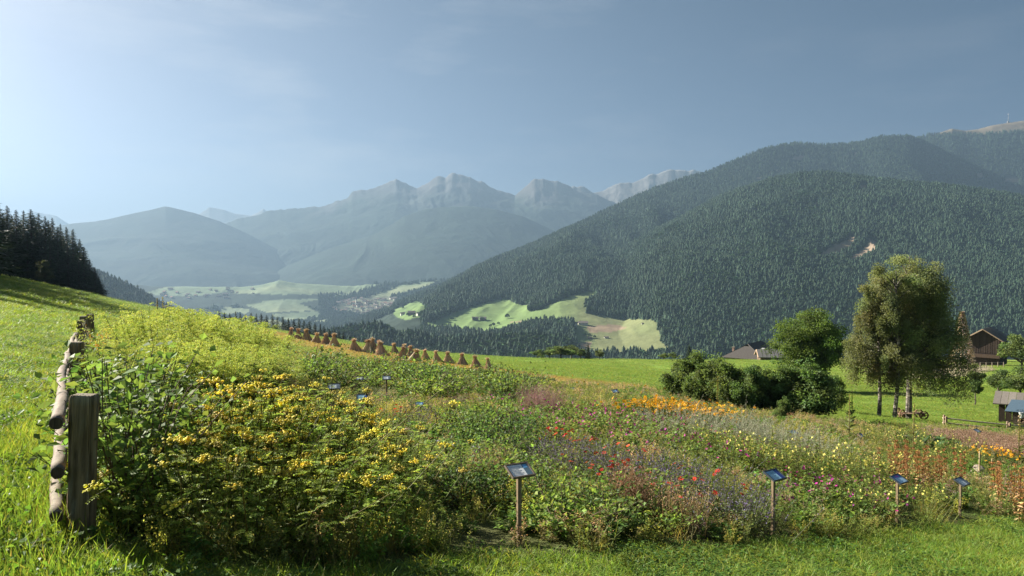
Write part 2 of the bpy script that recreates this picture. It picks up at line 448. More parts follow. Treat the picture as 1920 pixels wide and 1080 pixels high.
ridge('pale_rock_mountain', [(960, 420), (1020, 380), (1075, 350), (1110, 358), (1130, 357), (1160, 345), (1200, 340), (1215, 333), (1245, 325), (1262, 322), (1285, 318), (1312, 320), (1330, 332), (1420, 350), (1600, 400)],
      9400, -250, 1800, 1500, 5.2, 170, 80, (500, 300, (.165, .16, .157)), spur=420)
ridge('rocky_mountain', [(330, 470), (420, 420), (470, 405), (505, 392), (560, 390), (600, 383), (652, 368), (660, 359), (690, 352), (715, 346), (742, 335), (760, 342), (782, 348), (800, 337), (820, 328), (835, 332), (848, 324), (880, 331), (905, 341), (930, 352), (965, 366), (985, 352), (1003, 338), (1018, 336), (1045, 344), (1080, 357), (1120, 362), (1150, 378), (1200, 400), (1350, 450)],
      9000, -250, 2100, 1500, 8.8, 200, 75, (640, 450, (.105, .10, .098)), nu=560, spur=850)
ridge('wooded_mountain', [(-350, 470), (-100, 445), (60, 432), (135, 420), (200, 412), (250, 400), (310, 387), (360, 398), (410, 414), (450, 432), (480, 447), (520, 468), (560, 500), (620, 560)],
      7900, -270, 2100, 1800, 12.4, 130, 9, spur=1300)
ridge('wooded_foothill', [(380, 560), (470, 535), (540, 497), (620, 465), (700, 440), (760, 405), (800, 392), (840, 387), (890, 387), (930, 392), (980, 405), (1040, 432), (1100, 450), (1200, 480), (1300, 520)],
      7200, -270, 1900, 1500, 15.1, 140, 9, spur=1200)

# ---- the valley and the forested mountain on the right, one height field
bS = tab([(520, 700), (640, 612), (700, 588), (760, 563), (830, 535), (900, 502), (1000, 460), (1040, 441), (1130, 398), (1230, 352), (1320, 325), (1400, 291), (1440, 277), (1490, 269), (1560, 272), (1610, 269), (1650, 258), (1700, 256), (1735, 268), (1800, 300), (1920, 350), (2100, 400), (2400, 430)])
bD = (upx([520, 640, 1000, 1300, 1490, 1700, 2400]), [3000, 3200, 3600, 4300, 4800, 5000, 5300])
aS = tab([(800, 900), (950, 680), (1050, 560), (1150, 480), (1250, 425), (1350, 374), (1440, 340), (1500, 328), (1550, 327), (1600, 334), (1700, 346), (1800, 354), (1860, 362), (1920, 372), (2100, 385), (2400, 390)])
eS = tab([(480, 690), (560, 655), (620, 632), (700, 618), (760, 630), (830, 645), (880, 640), (930, 640), (1000, 636), (1060, 642), (1090, 680), (1150, 690), (1230, 690), (1300, 700), (1500, 760)])
cS = tab([(-400, 440), (-100, 470), (60, 500), (150, 508), (190, 518), (230, 538), (270, 557), (310, 580), (360, 600), (450, 640), (520, 680)])
kS = tab([(1150, 1000), (1400, 600), (1560, 330), (1640, 290), (1715, 262), (1785, 239), (1810, 243), (1835, 240), (1860, 233), (1885, 229), (1920, 224), (2000, 222), (2200, 240), (2400, 260)])
def face(U, Y, S, D, Y0, z0, back=.3, p=1.):
    zr = np.interp(U, S[0], S[1]) * D
    t = np.clip((Y - Y0) / (D - Y0), 0, 1)
    z = z0 + (zr - z0) * t ** p
    z = np.where(Y < Y0, z0 - (Y0 - Y) * .25, z)
    return np.where(Y > D, zr - (Y - D) * back, z)
def valley(U, Y):
    return np.interp(Y, [700, 900, 1300, 3000, 7500, 11000], [-170, -190, -205, -262, -262, -205]) + 4 * fbm(U * Y / 500, Y / 500, 3)
def land_z(U, Y):
    X = U * Y
    n = ridged(X / 520 + 3 + fbm(X / 900, Y / 900, 3) * .5, Y / 1500 + 1, 5) - .55
    D = np.interp(U, bD[0], bD[1]); tB = np.clip((Y - 1500) / (D - 1500), 0, 1)
    B = face(U, Y, bS, D, 1500., -175., .3, np.interp(U, upx([1050, 1400]), [1., 2.1])) + 170 * n * np.clip(4 * tB * (1 - tB), 0, 1)
    tA = np.clip((Y - 1450) / 1450, 0, 1)
    n2 = ridged(X / 430 + 9.6, Y / 1100 + 4, 5) - .55
    A = face(U, Y, aS, 2900., 1450., -185., .25) + 170 * n2 * np.clip(4 * tA * (1 - tA), 0, 1)
    E = face(U, Y, eS, 1350., 1050., -195., .22)
    Cc = face(U, Y, cS, 2000., 1200., -230., .3)
    K = face(U, Y, kS, 5800., 4500., -100., .2) + 60 * n * (Y < 5700)
    return np.maximum.reduce([valley(U, Y), A, B, E, Cc, K])
MEADOWS = [
    [(795, 606), (850, 585), (948, 556), (960, 566), (995, 572), (990, 582), (1003, 582), (1070, 553), (1118, 545), (1118, 560), (1098, 566), (1100, 585), (1150, 595), (1230, 600), (1240, 640), (1270, 665), (1090, 665), (1078, 640), (1075, 605), (1010, 602), (960, 615), (938, 625), (905, 628), (860, 622), (800, 618)],
    [(735, 582), (782, 563), (800, 575), (798, 592), (760, 600), (742, 594)],
    [(730, 622), (770, 618), (765, 632), (735, 634)],
]
FIELDS = [
    [(430, 541), (480, 524), (545, 514), (548, 528), (640, 526), (757, 520), (720, 533), (660, 548), (600, 552), (520, 552), (440, 550)],
    [(265, 552), (300, 540), (420, 528), (425, 548), (350, 556)],
    [(460, 572), (520, 562), (600, 560), (690, 540), (640, 556), (560, 568), (590, 582), (500, 586)],
    [(690, 556), (750, 535), (830, 523), (800, 536), (745, 552), (700, 562)],
    [(420, 575), (470, 580), (462, 588), (400, 590)], [(500, 590), (595, 583), (600, 592), (540, 604)], [(430, 600), (520, 600), (540, 612), (450, 612)],
    [(580, 604), (620, 596), (612, 610)],
]
CLEAR = [
    [(1530, 482), (1558, 462), (1585, 450), (1606, 440), (1596, 458), (1572, 474)], [(1582, 489), (1612, 472), (1630, 455), (1626, 446), (1646, 452), (1640, 466), (1610, 484)],
    [(1478, 300), (1490, 292), (1510, 290), (1503, 299)], [(1442, 324), (1462, 316), (1466, 319)], [(1415, 334), (1428, 330), (1424, 337)], [(1592, 288), (1608, 283), (1604, 289)],
    [(1830, 324), (1842, 322), (1845, 332), (1834, 333)], [(1882, 332), (1905, 330), (1912, 340), (1886, 341)], [(1655, 390), (1690, 380), (1680, 388)], [(1595, 350), (1630, 345), (1625, 352)], [(1525, 382), (1535, 375), (1532, 385)],
]
us = np.linspace(-.95, 1.02, 1150); Ys = np.concatenate([np.geomspace(720, 2900, 190), np.geomspace(2925, 11000, 230)])
UU, YY = np.meshgrid(us, Ys); ZZ = land_z(UU, YY); PX, PY = proj(UU * YY, YY, ZZ)
XX = UU * YY
col = np.tile(np.array(FOREST), ZZ.shape + (1,)) * (1 + .4 * fbm(XX / 60, YY / 60, 4))[..., None]
wob = 3 * fbm(XX / 40, YY / 40, 3)
fieldmask = np.zeros(ZZ.shape, bool)
for k, P in enumerate(MEADOWS):
    mk = inpoly(PX + wob, PY + wob * .4, P); fieldmask |= mk
    g = np.clip(.5 + 1.6 * fbm(XX / 260 + 5 * k, YY / 420, 3), 0, 1)[..., None]
    g = g * np.clip((PX[..., None] - 980) / 160, .15, .85); c2 = np.array((.13, .195, .065)) * (1 - g) + np.array((.165, .17, .08)) * g
    col = np.where(mk[..., None], c2, col)
tilled = [[(1100, 612), (1150, 608), (1175, 614), (1150, 622), (1105, 624)], [(1075, 645), (1110, 640), (1105, 655), (1076, 658)], [(952, 604), (1000, 600), (985, 606)]]
for P in tilled: col = np.where((inpoly(PX + wob, PY, P) & fieldmask)[..., None], np.array((.22, .165, .11)), col)
for k, P in enumerate(FIELDS):
    mk = inpoly(PX + wob, PY + wob * .3, P) & (YY > 2600); fieldmask |= mk
    st = np.clip(.5 + 2 * fbm(XX / 900 + 5 * k, YY / 160, 2), 0, 1)[..., None]
    col = np.where(mk[..., None], np.array((.22, .25, .14)) * st + np.array((.14, .185, .11)) * (1 - st), col)
vill = inpoly(PX, PY, [(620, 580), (640, 562), (690, 556), (745, 556), (735, 580), (690, 592)]) & (YY > 2600)
col = np.where(vill[..., None], np.array((.13, .14, .09)), col)
clr = np.zeros(ZZ.shape, bool)
for P in CLEAR: clr |= inpoly(PX + wob, PY + wob * .5, P)
col = np.where(clr[..., None], np.array((.25, .19, .135)), col)
alp = np.clip((ZZ - 985) / 80 + .5 * fbm(XX / 200, YY / 300, 4), 0, 1)[..., None] * (YY > 5050)[..., None]
col = col * (1 - alp) + np.array((.20, .16, .11)) * alp
structure('valley_terrain', fan_mesh(us, Ys, ZZ, np.clip(col, .004, 1), 'valley_terrain', M_land))

# ---- forest trees on those slopes
def conifer_far(seed, n=4):
    r = np.random.default_rng(seed); mb = MB(); h = 1.
    for k in range(n):
        z0 = .06 + .22 * k; z1 = min(1., z0 + .42); rad = .175 * (1 - z0) ** .75 + .02; s = 9
        a = np.arange(s) * 2 * math.pi / s + r.uniform(0, 6)
        rr = rad * r.uniform(.65, 1.25, s); zz = z0 + r.uniform(-.05, .05, s)
        v = np.vstack([np.stack([np.cos(a) * rr, np.sin(a) * rr, zz], 1), [[r.normal() * .01, r.normal() * .01, z1]]])
        f = [[i, (i + 1) % s, s] for i in range(s)]
        mb.add(v, f, vary((.030, .054, .030), s + 1, .5, .12, r))
    return mb.mesh('conifer', M_fartree)
def broad_far(seed):
    r = np.random.default_rng(seed); mb = MB()
    n = 90; d = rdir(n, r); d[:, 2] = np.abs(d[:, 2]) * 1.2 - .25
    P = d * [.3, .3, .36] * r.uniform(.75, 1.05, (n, 1)) + [0, 0, .52]
    leaves(mb, P - .08, d + r.normal(size=(n, 3)) * .6, .24, .22, vary((.05, .088, .035), n, .4, .12, r), .3, d, r=r)
    tube(mb, [(0, 0, -.02), (0, 0, .5)], [.03, .02], (.05, .04, .03), 5)
    return mb.mesh('broadleaf', M_fartree)
FARP = [conifer_far(i) for i in range(5)] + [broad_far(20 + i) for i in range(3)]
fm_us, fm_Ys = us, Ys
def mask_at(U, Y, mask):
    i = np.clip(((U - us[0]) / (us[-1] - us[0]) * (len(us) - 1)).round().astype(int), 0, len(us) - 1)
    j = np.clip(np.searchsorted(Ys, Y), 0, len(Ys) - 1)
    return mask[j, i]
def forest(name, n, urange, yrange, hmin, hmax, broad=.12, keep=None, seed=1, ypow=1., lim=5):
    r = np.random.default_rng(seed)
    U = r.uniform(*urange, n); Y = yrange[0] + (yrange[1] - yrange[0]) * r.random(n) ** ypow
    Z = land_z(U, Y); px, py = proj(U * Y, Y, Z)
    ok = ~mask_at(U, Y, fieldmask | vill)
    for P in CLEAR:
        for dy in (0, -4, -8): ok &= ~inpoly(px, py + dy, P)
    dens = fbm(U * Y / 120, Y / 120, 3); ok &= dens > -.75
    if keep is not None: ok &= keep(px, py, U, Y, Z)
    U, Y, Z = U[ok], Y[ok], Z[ok]; k = len(U)
    h = r.uniform(hmin, hmax, k) * (1 + .25 * fbm(U * Y / 200, Y / 200, 2))
    bl = r.random(k) < np.clip(broad + .7 * fbm(U * Y / 260 + 7, Y / 260, 3), .02, 1)
    idx = np.where(bl, 5 + r.integers(0, 3, k), r.integers(0, 5, k)); h = np.where(bl, h * .72, h)
    wv = r.uniform(.85, 1.35, k)
    s = np.stack([h * wv * 1.3, h * wv * 1.3, h], 1)
    return scatter_gn(name, FARP, np.stack([U * Y, Y, Z - .5], 1), r.uniform(0, 6.28, k), s, idx)
front = lambda px, py, U, Y, Z: (py < 700)
def keepmain(px, py, U, Y, Z):
    ax = np.interp(U, aS[0], aS[1]) * 2900.
    seen = (Y < 2960) | (Y * np.interp(U, aS[0], aS[1]) < Z + 30) | (U < upx(1150))
    return (py < 690) & (px < 1990) & (px > 560) & (py > 200) & seen & (Z < 1015)
forest('mountain_forest', 78000, (-.12, .73), (1480, 2980), 11, 22, .14, keepmain, 2, .9)
forest('upper_mountain_forest', 75000, (-.26, .73), (2700, 5100), 14, 23, .04, keepmain, 3)
forest('summit_forest', 9000, (.45, .73), (4750, 5850), 20, 28, .02, lambda px, py, U, Y, Z: (py > 200) & (Z < 1015) & (Z > 250), 4)
forest('valley_woods', 9000, (-.35, .28), (1060, 1480), 15, 27, .4, lambda px, py, U, Y, Z: (py < 720), 5)
forest('hillside_woods', 6000, (-.68, -.3), (1500, 2060), 16, 24, .1, lambda px, py, U, Y, Z: (px < 500), 6)
forest('valley_floor_woods', 15000, (-.5, .05), (2600, 7500), 14, 24, .5, lambda px, py, U, Y, Z: (Z < -215) & (fbm(U * Y / 260 + 3, Y / 420, 3) > -.1), 8)
# ================================================================== NEAR GROUND
GARDEN = [(185, 1025), (400, 1060), (640, 1066), (830, 1045), (960, 1040), (1080, 1040), (1200, 1022), (1330, 1030), (1450, 1012), (1570, 1018), (1700, 990), (1800, 985), (1930, 962), (2100, 900), (2060, 815), (1920, 815), (1700, 806),
          (1560, 800), (1490, 785), (1330, 742), (1180, 734), (1000, 719), (930, 709), (760, 690), (640, 672), (520, 655), (440, 650), (300, 645), (205, 690), (172, 760), (165, 900)]
STUBBLE = [(330, 591), (400, 600), (480, 614), (545, 628), (620, 641), (700, 655), (800, 673), (935, 692), (1080, 710), (1190, 721), (1185, 732), (1080, 726), (930, 708), (760, 689), (640, 668), (520, 641), (430, 622), (360, 607)]
PLOUGH = [(1690, 698), (1700, 688), (1800, 683), (1860, 684), (1868, 694), (1820, 706), (1700, 712)]
PINKBED = [(1740, 836), (1820, 825), (1920, 842), (2050, 860), (2040, 900), (1920, 876), (1830, 858), (1770, 846)]
fu = np.concatenate([np.linspace(-2.2, -.76, 90), np.linspace(-.75, .75, 620), np.linspace(.76, 1.9, 70)])
fy = np.concatenate([np.linspace(-14, 2.4, 28), np.geomspace(2.5, 700, 620)])
U2, Y2 = np.meshgrid(fu, fy); X2 = U2 * np.maximum(Y2, 8.); Z2 = ground_z(X2, Y2)
PX2, PY2 = proj(X2, Y2, Z2); seenY = Y2 > 2.4
wb = 4 * fbm(X2 / 2, Y2 / 2, 3)
gcol = np.tile(np.array((.155, .235, .042)), Z2.shape + (1,))
gcol = gcol * (1 + .45 * fbm(X2 / 9, Y2 / 9, 4))[..., None]
yel = np.clip(.5 + 1.3 * fbm(X2 / 26 + 4, Y2 / 26, 4), 0, 1)[..., None]
gcol = gcol * (1 - .65 * yel) + np.array((.22, .255, .05)) * .65 * yel
mow = np.sin((Y2 * .8 + X2 * .35 + 2 * fbm(X2 / 20, Y2 / 20, 2)) * 1.6)[..., None] * np.clip((Y2 - 14) / 20, 0, 1)[..., None]
gcol = gcol * (1 + .09 * mow + .22 * fbm(X2 / 4 + 30, Y2 / 12, 4)[..., None])
mg = inpoly(PX2 + wb, PY2 + wb * .4, GARDEN) & seenY & (Y2 < 120)
soil = np.clip(.45 + 1.2 * fbm(X2 / 1.1, Y2 / 1.1, 4), 0, 1)[..., None]
gcol = np.where(mg[..., None], np.array((.09, .12, .03)) * (1 - soil) + np.array((.095, .085, .04)) * soil, gcol)
ms = inpoly(PX2 + wb * .6, PY2 + wb * .15, STUBBLE) & seenY
gs = np.clip((500 - PX2) / 140 + .8 * fbm(X2 / 5, Y2 / 12, 4), 0, .85)[..., None]
bare = np.clip((PX2 - 880) / 120, 0, 1)[..., None]
stc = (np.array((.33, .215, .10)) * (1 - bare) + np.array((.27, .19, .12)) * bare) * (1 + .35 * fbm(X2 / 1.5, Y2 / 4, 4))[..., None]
gcol = np.where(ms[..., None], stc * (1 - gs) + np.array((.15, .15, .045)) * gs, gcol)
mp_ = inpoly(PX2 + wb, PY2 + wb * .2, PLOUGH) & (Y2 > 30)
gcol = np.where(mp_[..., None], np.array((.24, .20, .13)), gcol)
mp2 = inpoly(PX2 + wb, PY2 + wb * .2, PINKBED) & seenY & (Y2 < 90)
gcol = np.where(mp2[..., None], np.array((.16, .12, .085)), gcol)
m, nt, b = newmat('meadow_ground')
tc = nt.nodes.new('ShaderNodeTexCoord')
f1 = noise_(nt, 2.2, 8, .7, tc.outputs['Object']); f2 = noise_(nt, 22., 4, .7, tc.outputs['Object'])
k1 = maprange(nt, f1, .25, .75, .72, 1.28); k2 = maprange(nt, f2, .25, .75, .7, 1.3)
cc = mixc(nt, 1., mixc(nt, 1., attrcol(nt), k1, 'MULTIPLY'), k2, 'MULTIPLY')
L_(nt, cc, b.inputs['Base Color']); b.inputs['Roughness'].default_value = .95; b.inputs['Specular IOR Level'].default_value = .1
ad = nt.nodes.new('ShaderNodeMath'); L_(nt, f1, ad.inputs[0]); L_(nt, f2, ad.inputs[1]); bump(nt, ad.outputs[0], b, .9, .12)
M_ground = m
v = np.stack([X2, Y2, Z2], -1).reshape(-1, 3); nu = len(fu)
i = (np.arange(len(fy) - 1)[:, None] * nu + np.arange(nu - 1)[None]).ravel()
gm = MB(); gm.add(v, np.concatenate([np.stack([i, i + 1, i + nu + 1], 1), np.stack([i, i + nu + 1, i + nu], 1)]), np.clip(gcol, .004, 1).reshape(-1, 3))
structure('ground', gm.mesh('ground', M_ground, True))

# ------------------------------------------------------------------ plant kinds
def tuft(seed, n=60, h=.13, spread=.17, col=(.13, .19, .03), w=.006, dry=.06, bend=.55):
    r = np.random.default_rng(seed); mb = MB()
    P = np.zeros((n, 3)); P[:, :2] = r.normal(size=(n, 2)) * spread * .55; P[:, 2] = -.02
    D = np.stack([r.normal(size=n) * .33, r.normal(size=n) * .33, np.ones(n)], 1)
    c = vary(col, n, .3, .12, r); d = r.random(n) < dry; c[d] = vary((.30, .26, .10), d.sum(), .2, .1, r)
    blades(mb, P, D, h * r.uniform(.5, 1.3, n), w * r.uniform(.7, 1.4, n), c, bend, r=r)
    return mb.mesh('grass_tuft', M_grass)
def clover(seed):
    r = np.random.default_rng(seed); mb = MB(); n = 70
    P = np.zeros((n, 3)); P[:, :2] = r.normal(size=(n, 2)) * .1; P[:, 2] = r.uniform(.01, .1, n)
    leaves(mb, P, rdir(n, r) * [1, 1, .4], r.uniform(.025, .05, n), .03, vary((.085, .16, .03), n, .3, .1, r), .2, np.tile([0, 0, 1.], (n, 1)) + r.normal(size=(n, 3)) * .4, r=r)
    return mb.mesh('clover', M_grass)
def herb(seed, h=.42, stems=9, per=20, L=.055, W=.02, col=(.10, .15, .03), spread=.16, lean=.35, up=.2, top=None, topn=0):
    """a leafy clump: stems with leaves all the way up; optional seed heads or small blossoms"""
    r = np.random.default_rng(seed); mb = MB()
    B = np.zeros((stems, 3)); B[:, :2] = r.normal(size=(stems, 2)) * spread * .45; B[:, 2] = -.03
    T = B + np.stack([r.normal(size=stems) * lean * h, r.normal(size=stems) * lean * h, h * r.uniform(.6, 1.1, stems)], 1)
    sticks(mb, B, T, .0035, .0018, vary(np.array(col) * .85 + [.02, 0, 0], stems, .2, .1, r))
    k = np.repeat(np.arange(stems), per); t = r.uniform(.12, 1., stems * per)[:, None]
    P = B[k] * (1 - t) + T[k] * t; a = r.uniform(0, 6.28, len(k))
    D = np.stack([np.cos(a), np.sin(a), r.normal(size=len(k)) * .35 + up], 1)
    leaves(mb, P, D, L * r.uniform(.55, 1.25, len(k)) * (1.15 - .45 * t[:, 0]), W * r.uniform(.7, 1.3, len(k)), vary(col, len(k), .35, .14, r), .25,
           np.tile([0, 0, 1.], (len(k), 1)) + r.normal(size=(len(k), 3)) * .45, r=r)
    if top is not None:
        q = r.integers(0, stems, topn); P = T[q] + r.normal(size=(topn, 3)) * [.02, .02, .03]
        leaves(mb, P, rdir(topn, r), .02, .016, vary(top, topn, .25, .1, r), .2, r=r)
    return mb.mesh('herb', M_leaf)
def stems_of(r, n, h, spread, lean, hvar=.3, tilt=(0, 0)):
    B = np.zeros((n, 3)); B[:, :2] = r.normal(size=(n, 2)) * spread * .5; B[:, 2] = -.04
    out = B * [1.2, 1.2, 0]
    T = B + out * lean * 2.2 + np.stack([r.normal(size=n) * lean * h * .35 + tilt[0] * h, r.normal(size=n) * lean * h * .35 + tilt[1] * h, h * (1 - r.uniform(0, hvar, n))], 1)
    return B, T
def leafy(mb, r, B, T, per, L, W, col, t0=.1, t1=.95, droop=0., var=.3, nup=.45):
    n = len(B); k = np.repeat(np.arange(n), per); t = r.uniform(t0, t1, n * per)[:, None]
    P = B[k] * (1 - t) + T[k] * t; a = r.uniform(0, 6.28, len(k))
    D = np.stack([np.cos(a), np.sin(a), r.normal(size=len(k)) * .3 + .25 - droop], 1)
    leaves(mb, P, D, L * r.uniform(.6, 1.25, len(k)), W * r.uniform(.7, 1.3, len(k)), vary(col, len(k), var, .13, r), .22, np.tile([0, 0, 1.], (len(k), 1)) + r.normal(size=(len(k), 3)) * nup, r=r)
def tansy(seed):
    r = np.random.default_rng(seed); f = MB(); h = .84
    B, T = stems_of(r, 13, h, .26, .55, .4, (.10, .0))
    sticks(f, B, T, .005, .003, vary((.12, .12, .035), 13, .2, .1, r))
    # feathery leaves: a midrib with paired leaflets
    nl = 13 * 17; k = np.repeat(np.arange(13), 17); t = r.uniform(.05, .95, nl)[:, None]; P = B[k] * (1 - t) + T[k] * t
    a = r.uniform(0, 6.28, nl); D = unit(np.stack([np.cos(a), np.sin(a), .35 + r.normal(size=nl) * .25], 1)); LL = r.uniform(.06, .115, nl)
    S = unit(np.cross(D, [0, 0, 1.])); c = vary((.24, .33, .065), nl, .35, .12, r)
    for q in np.linspace(.2, 1, 6):
        for sg in (-1, 1):
            leaves(f, P + D * (LL * q)[:, None] - [0, 0, .03 * q * q], D * .8 + S * sg, LL * .34 * (1.15 - q * .6), LL * .11, c, .2, np.tile([0, 0, 1.], (nl, 1)) + r.normal(size=(nl, 3)) * .35, r=r)
    heads = []
    for j in range(13):
        if r.random() < .58: continue
        fl = MB()
        nb = r.integers(18, 32); q = r.normal(size=(nb, 3)) * [.028, .028, .012] + T[j] + [0, 0, .012]
        sticks(f, np.tile(T[j] - [0, 0, .05], (nb, 1)), q, .0014, .001, (.12, .14, .04))
        discs(fl, q, np.tile([0, 0, 1.], (nb, 1)) + r.normal(size=(nb, 3)) * .3, r.uniform(.009, .0145, nb), vary((.72, .62, .05) if r.random() < .8 else (.55, .45, .07), nb, .2, .06, r), 6, .8)
        heads.append(('flower_head', fl.mesh('tansy_flower_head', M_petal)))
    return [('tansy_plant', f.mesh('tansy_foliage', M_leaf))] + heads
def goldenrod(seed):
    r = np.random.default_rng(seed); f = MB(); h = 1.3; n = 15
    B, T = stems_of(r, n, h, .34, .4, .25, (.12, .02))
    sticks(f, B, T, .005, .003, vary((.14, .14, .05), n, .2, .1, r))
    leafy(f, r, B, T, 34, .11, .02, (.14, .21, .05), .12, .86, .25)
    fl = MB()
    for j in range(n):
        for q in range(14):                       # arching side sprays
            t = r.uniform(.74, 1.); P0 = B[j] * (1 - t) + T[j] * t; a = r.uniform(-1.6, 1.6); d = np.array([math.cos(a), math.sin(a), .75]); L = r.uniform(.1, .26) * (1.35 - t * .6)
            s = np.linspace(.1, 1, 9)[:, None]; P = P0 + d * s * L + np.array([.05, 0, -.16]) * s * s * (L / .2)
            nb = len(P); P2 = np.repeat(P, 3, 0)
            leaves(fl, P2, r.normal(size=(nb * 3, 3)) * [.7, .7, .6] + [0.3, 0, .25], r.uniform(.014, .034, nb * 3), .011, vary((.48, .55, .12) if r.random() < .7 else (.37, .48, .10), nb * 3, .25, .1, r), .2, r=r)
    return [('goldenrod_plant', f.mesh('goldenrod_foliage', M_leaf)), ('blossoms', fl.mesh('goldenrod_plume', M_petal))]
def broad_shrub(seed, h=1.0, n=520, L=.085, col=(.13, .205, .05)):
    r = np.random.default_rng(seed); f = MB(); tw = MB()
    k = 20; B = np.zeros((k, 3)); B[:, :2] = r.normal(size=(k, 2)) * .06
    T = B + np.stack([r.normal(size=k) * .33, r.normal(size=k) * .33, h * r.uniform(.45, 1.05, k)], 1)
    sticks(tw, B, T, .008, .003, (.09, .06, .04))
    q = r.integers(0, k, n); t = r.uniform(.12, 1.05, n)[:, None]; P = B[q] * (1 - t) + T[q] * t + r.normal(size=(n, 3)) * [.075, .075, .05]
    D = rdir(n, r) * [1, 1, .5] - [0, 0, .2]
    # each leaf is an oval made of two overlapping halves
    leaves(f, P, D, L * r.uniform(.6, 1.3, n), L * .68 * r.uniform(.8, 1.1, n), vary(col, n, .35, .12, r), .13, np.tile([0, 0, 1.], (n, 1)) + r.normal(size=(n, 3)) * .6, r=r)
    return [('leafy_shrub', f.mesh('shrub_foliage', M_leaf)), ('twigs', tw.mesh('shrub_twigs', M_bark))]
def mallow(seed):
    r = np.random.default_rng(seed); f = MB(); fl = MB(); n = 10
    B, T = stems_of(r, n, .52, .3, .7, .4)
    sticks(f, B, T, .004, .002, (.11, .11, .05)); leafy(f, r, B, T, 22, .06, .05, (.18, .25, .07))
    q = r.integers(0, n, 9); t = r.uniform(.65, 1.04, 9)[:, None]; P = B[q] * (1 - t) + T[q] * t + r.normal(size=(9, 3)) * .02
    petals(fl, P, r.normal(size=(9, 3)) * .5 + [0, -.6, .6], r.uniform(.02, .032, 9), vary((.36, .04, .25), 9, .4, .2, r), 5, .75)
    return [('mallow_plant', f.mesh('mallow_foliage', M_leaf)), ('blossoms', fl.mesh('mallow_flowers', M_petal))]
def zinnia(seed):
    r = np.random.default_rng(seed); f = MB(); fl = MB(); n = 5
    B, T = stems_of(r, n, .46, .16, .5, .3)
    sticks(f, B, T, .003, .002, (.10, .13, .05)); leafy(f, r, B, T, 12, .06, .02, (.09, .14, .035), .05, .8)
    heads = []
    for k in range(4):
        fl = MB(); petals(fl, T[k:k + 1], r.normal(size=(1, 3)) * .3 + [0, -.35, 1], r.uniform(.034, .046, 1), vary((.62, .045, .02), 1, .2, .15, r), 8, .55, .12)
        discs(fl, T[k:k + 1] + [0, 0, .003], np.array([[0, -.3, 1.]]), .012, (.3, .12, .02), 6, .6); heads.append(('flower_head', fl.mesh('zinnia_flower_head', M_petal)))
    return [('zinnia_plant', f.mesh('zinnia_foliage', M_leaf))] + heads
def sage(seed):
    r = np.random.default_rng(seed); f = MB(); fl = MB(); n = 20
    B, T = stems_of(r, n, .46, .3, .45, .3)
    sticks(f, B, T, .003, .0018, (.13, .14, .08)); leafy(f, r, B, T, 14, .05, .013, (.17, .21, .09), .05, .85)
    k = np.repeat(np.arange(n), 9); t = r.uniform(.6, 1.02, len(k))[:, None]; P = B[k] * (1 - t) + T[k] * t
    leaves(fl, P, rdir(len(k), r) + [0, 0, .3], r.uniform(.012, .022, len(k)), .011, vary((.19, .15, .27), len(k), .35, .12, r), .2, r=r)
    return [('sage_plant', f.mesh('sage_foliage', M_leaf)), ('blossoms', fl.mesh('sage_spikes', M_petal))]
def wormwood(seed):
    r = np.random.default_rng(seed); f = MB(); fl = MB(); n = 18
    B, T = stems_of(r, n, .62, .3, .5, .3, (.3, 0))
    sticks(f, B, T, .003, .0016, (.24, .24, .16)); leafy(f, r, B, T, 26, .05, .008, (.22, .27, .14), .1, .95)
    k = np.repeat(np.arange(n), 26); t = r.uniform(.55, 1.05, len(k))[:, None]; P = B[k] * (1 - t) + T[k] * t
    leaves(fl, P, rdir(len(k), r) * .6 + [.3, 0, .7], r.uniform(.02, .05, len(k)), .007, vary((.34, .34, .25), len(k), .2, .06, r), .2, r=r)
    return [('wormwood_plant', f.mesh('wormwood_foliage', M_dry)), ('blossoms', fl.mesh('wormwood_sprays', M_dry))]
def primrose(seed):
    r = np.random.default_rng(seed); f = MB(); fl = MB(); n = 7
    B, T = stems_of(r, n, .8, .24, .35, .35)
    sticks(f, B, T, .005, .003, (.14, .14, .05)); leafy(f, r, B, T, 30, .075, .016, (.17, .225, .06), .05, .98)
    q = r.integers(0, n, 9); t = r.uniform(.82, 1.02, 9)[:, None]; P = B[q] * (1 - t) + T[q] * t + r.normal(size=(9, 3)) * .012
    petals(fl, P, r.normal(size=(9, 3)) * .5 + [0, -.6, .7], r.uniform(.018, .03, 9), vary((.72, .66, .17), 9, .15, .06, r), 4, .85)
    return [('primrose_plant', f.mesh('primrose_foliage', M_leaf)), ('blossoms', fl.mesh('primrose_flowers', M_petal))]
def brownstalk(seed):
    r = np.random.default_rng(seed); f = MB(); fl = MB(); n = 3
    B, T = stems_of(r, n, 1.0, .2, .12, .25)
    sticks(f, B, T, .006, .004, (.22, .12, .05)); leafy(f, r, B, T, 16, .09, .028, (.48, .33, .14), .05, .6, .4)
    for j in range(n):
        for t in np.arange(.5, 1.0, .12):
            P0 = B[j] * (1 - t) + T[j] * t; k = 26
            leaves(fl, P0 + rdir(k, r) * [.03, .03, .014], rdir(k, r), .028, .016, vary((.30, .15, .05), k, .35, .15, r), .2, r=r)
    return [('seed_stalk', f.mesh('stalk', M_dry)), ('dry_blossoms', fl.mesh('seed_whorls', M_dry))]  # second part: dried seed whorls ringing each stem
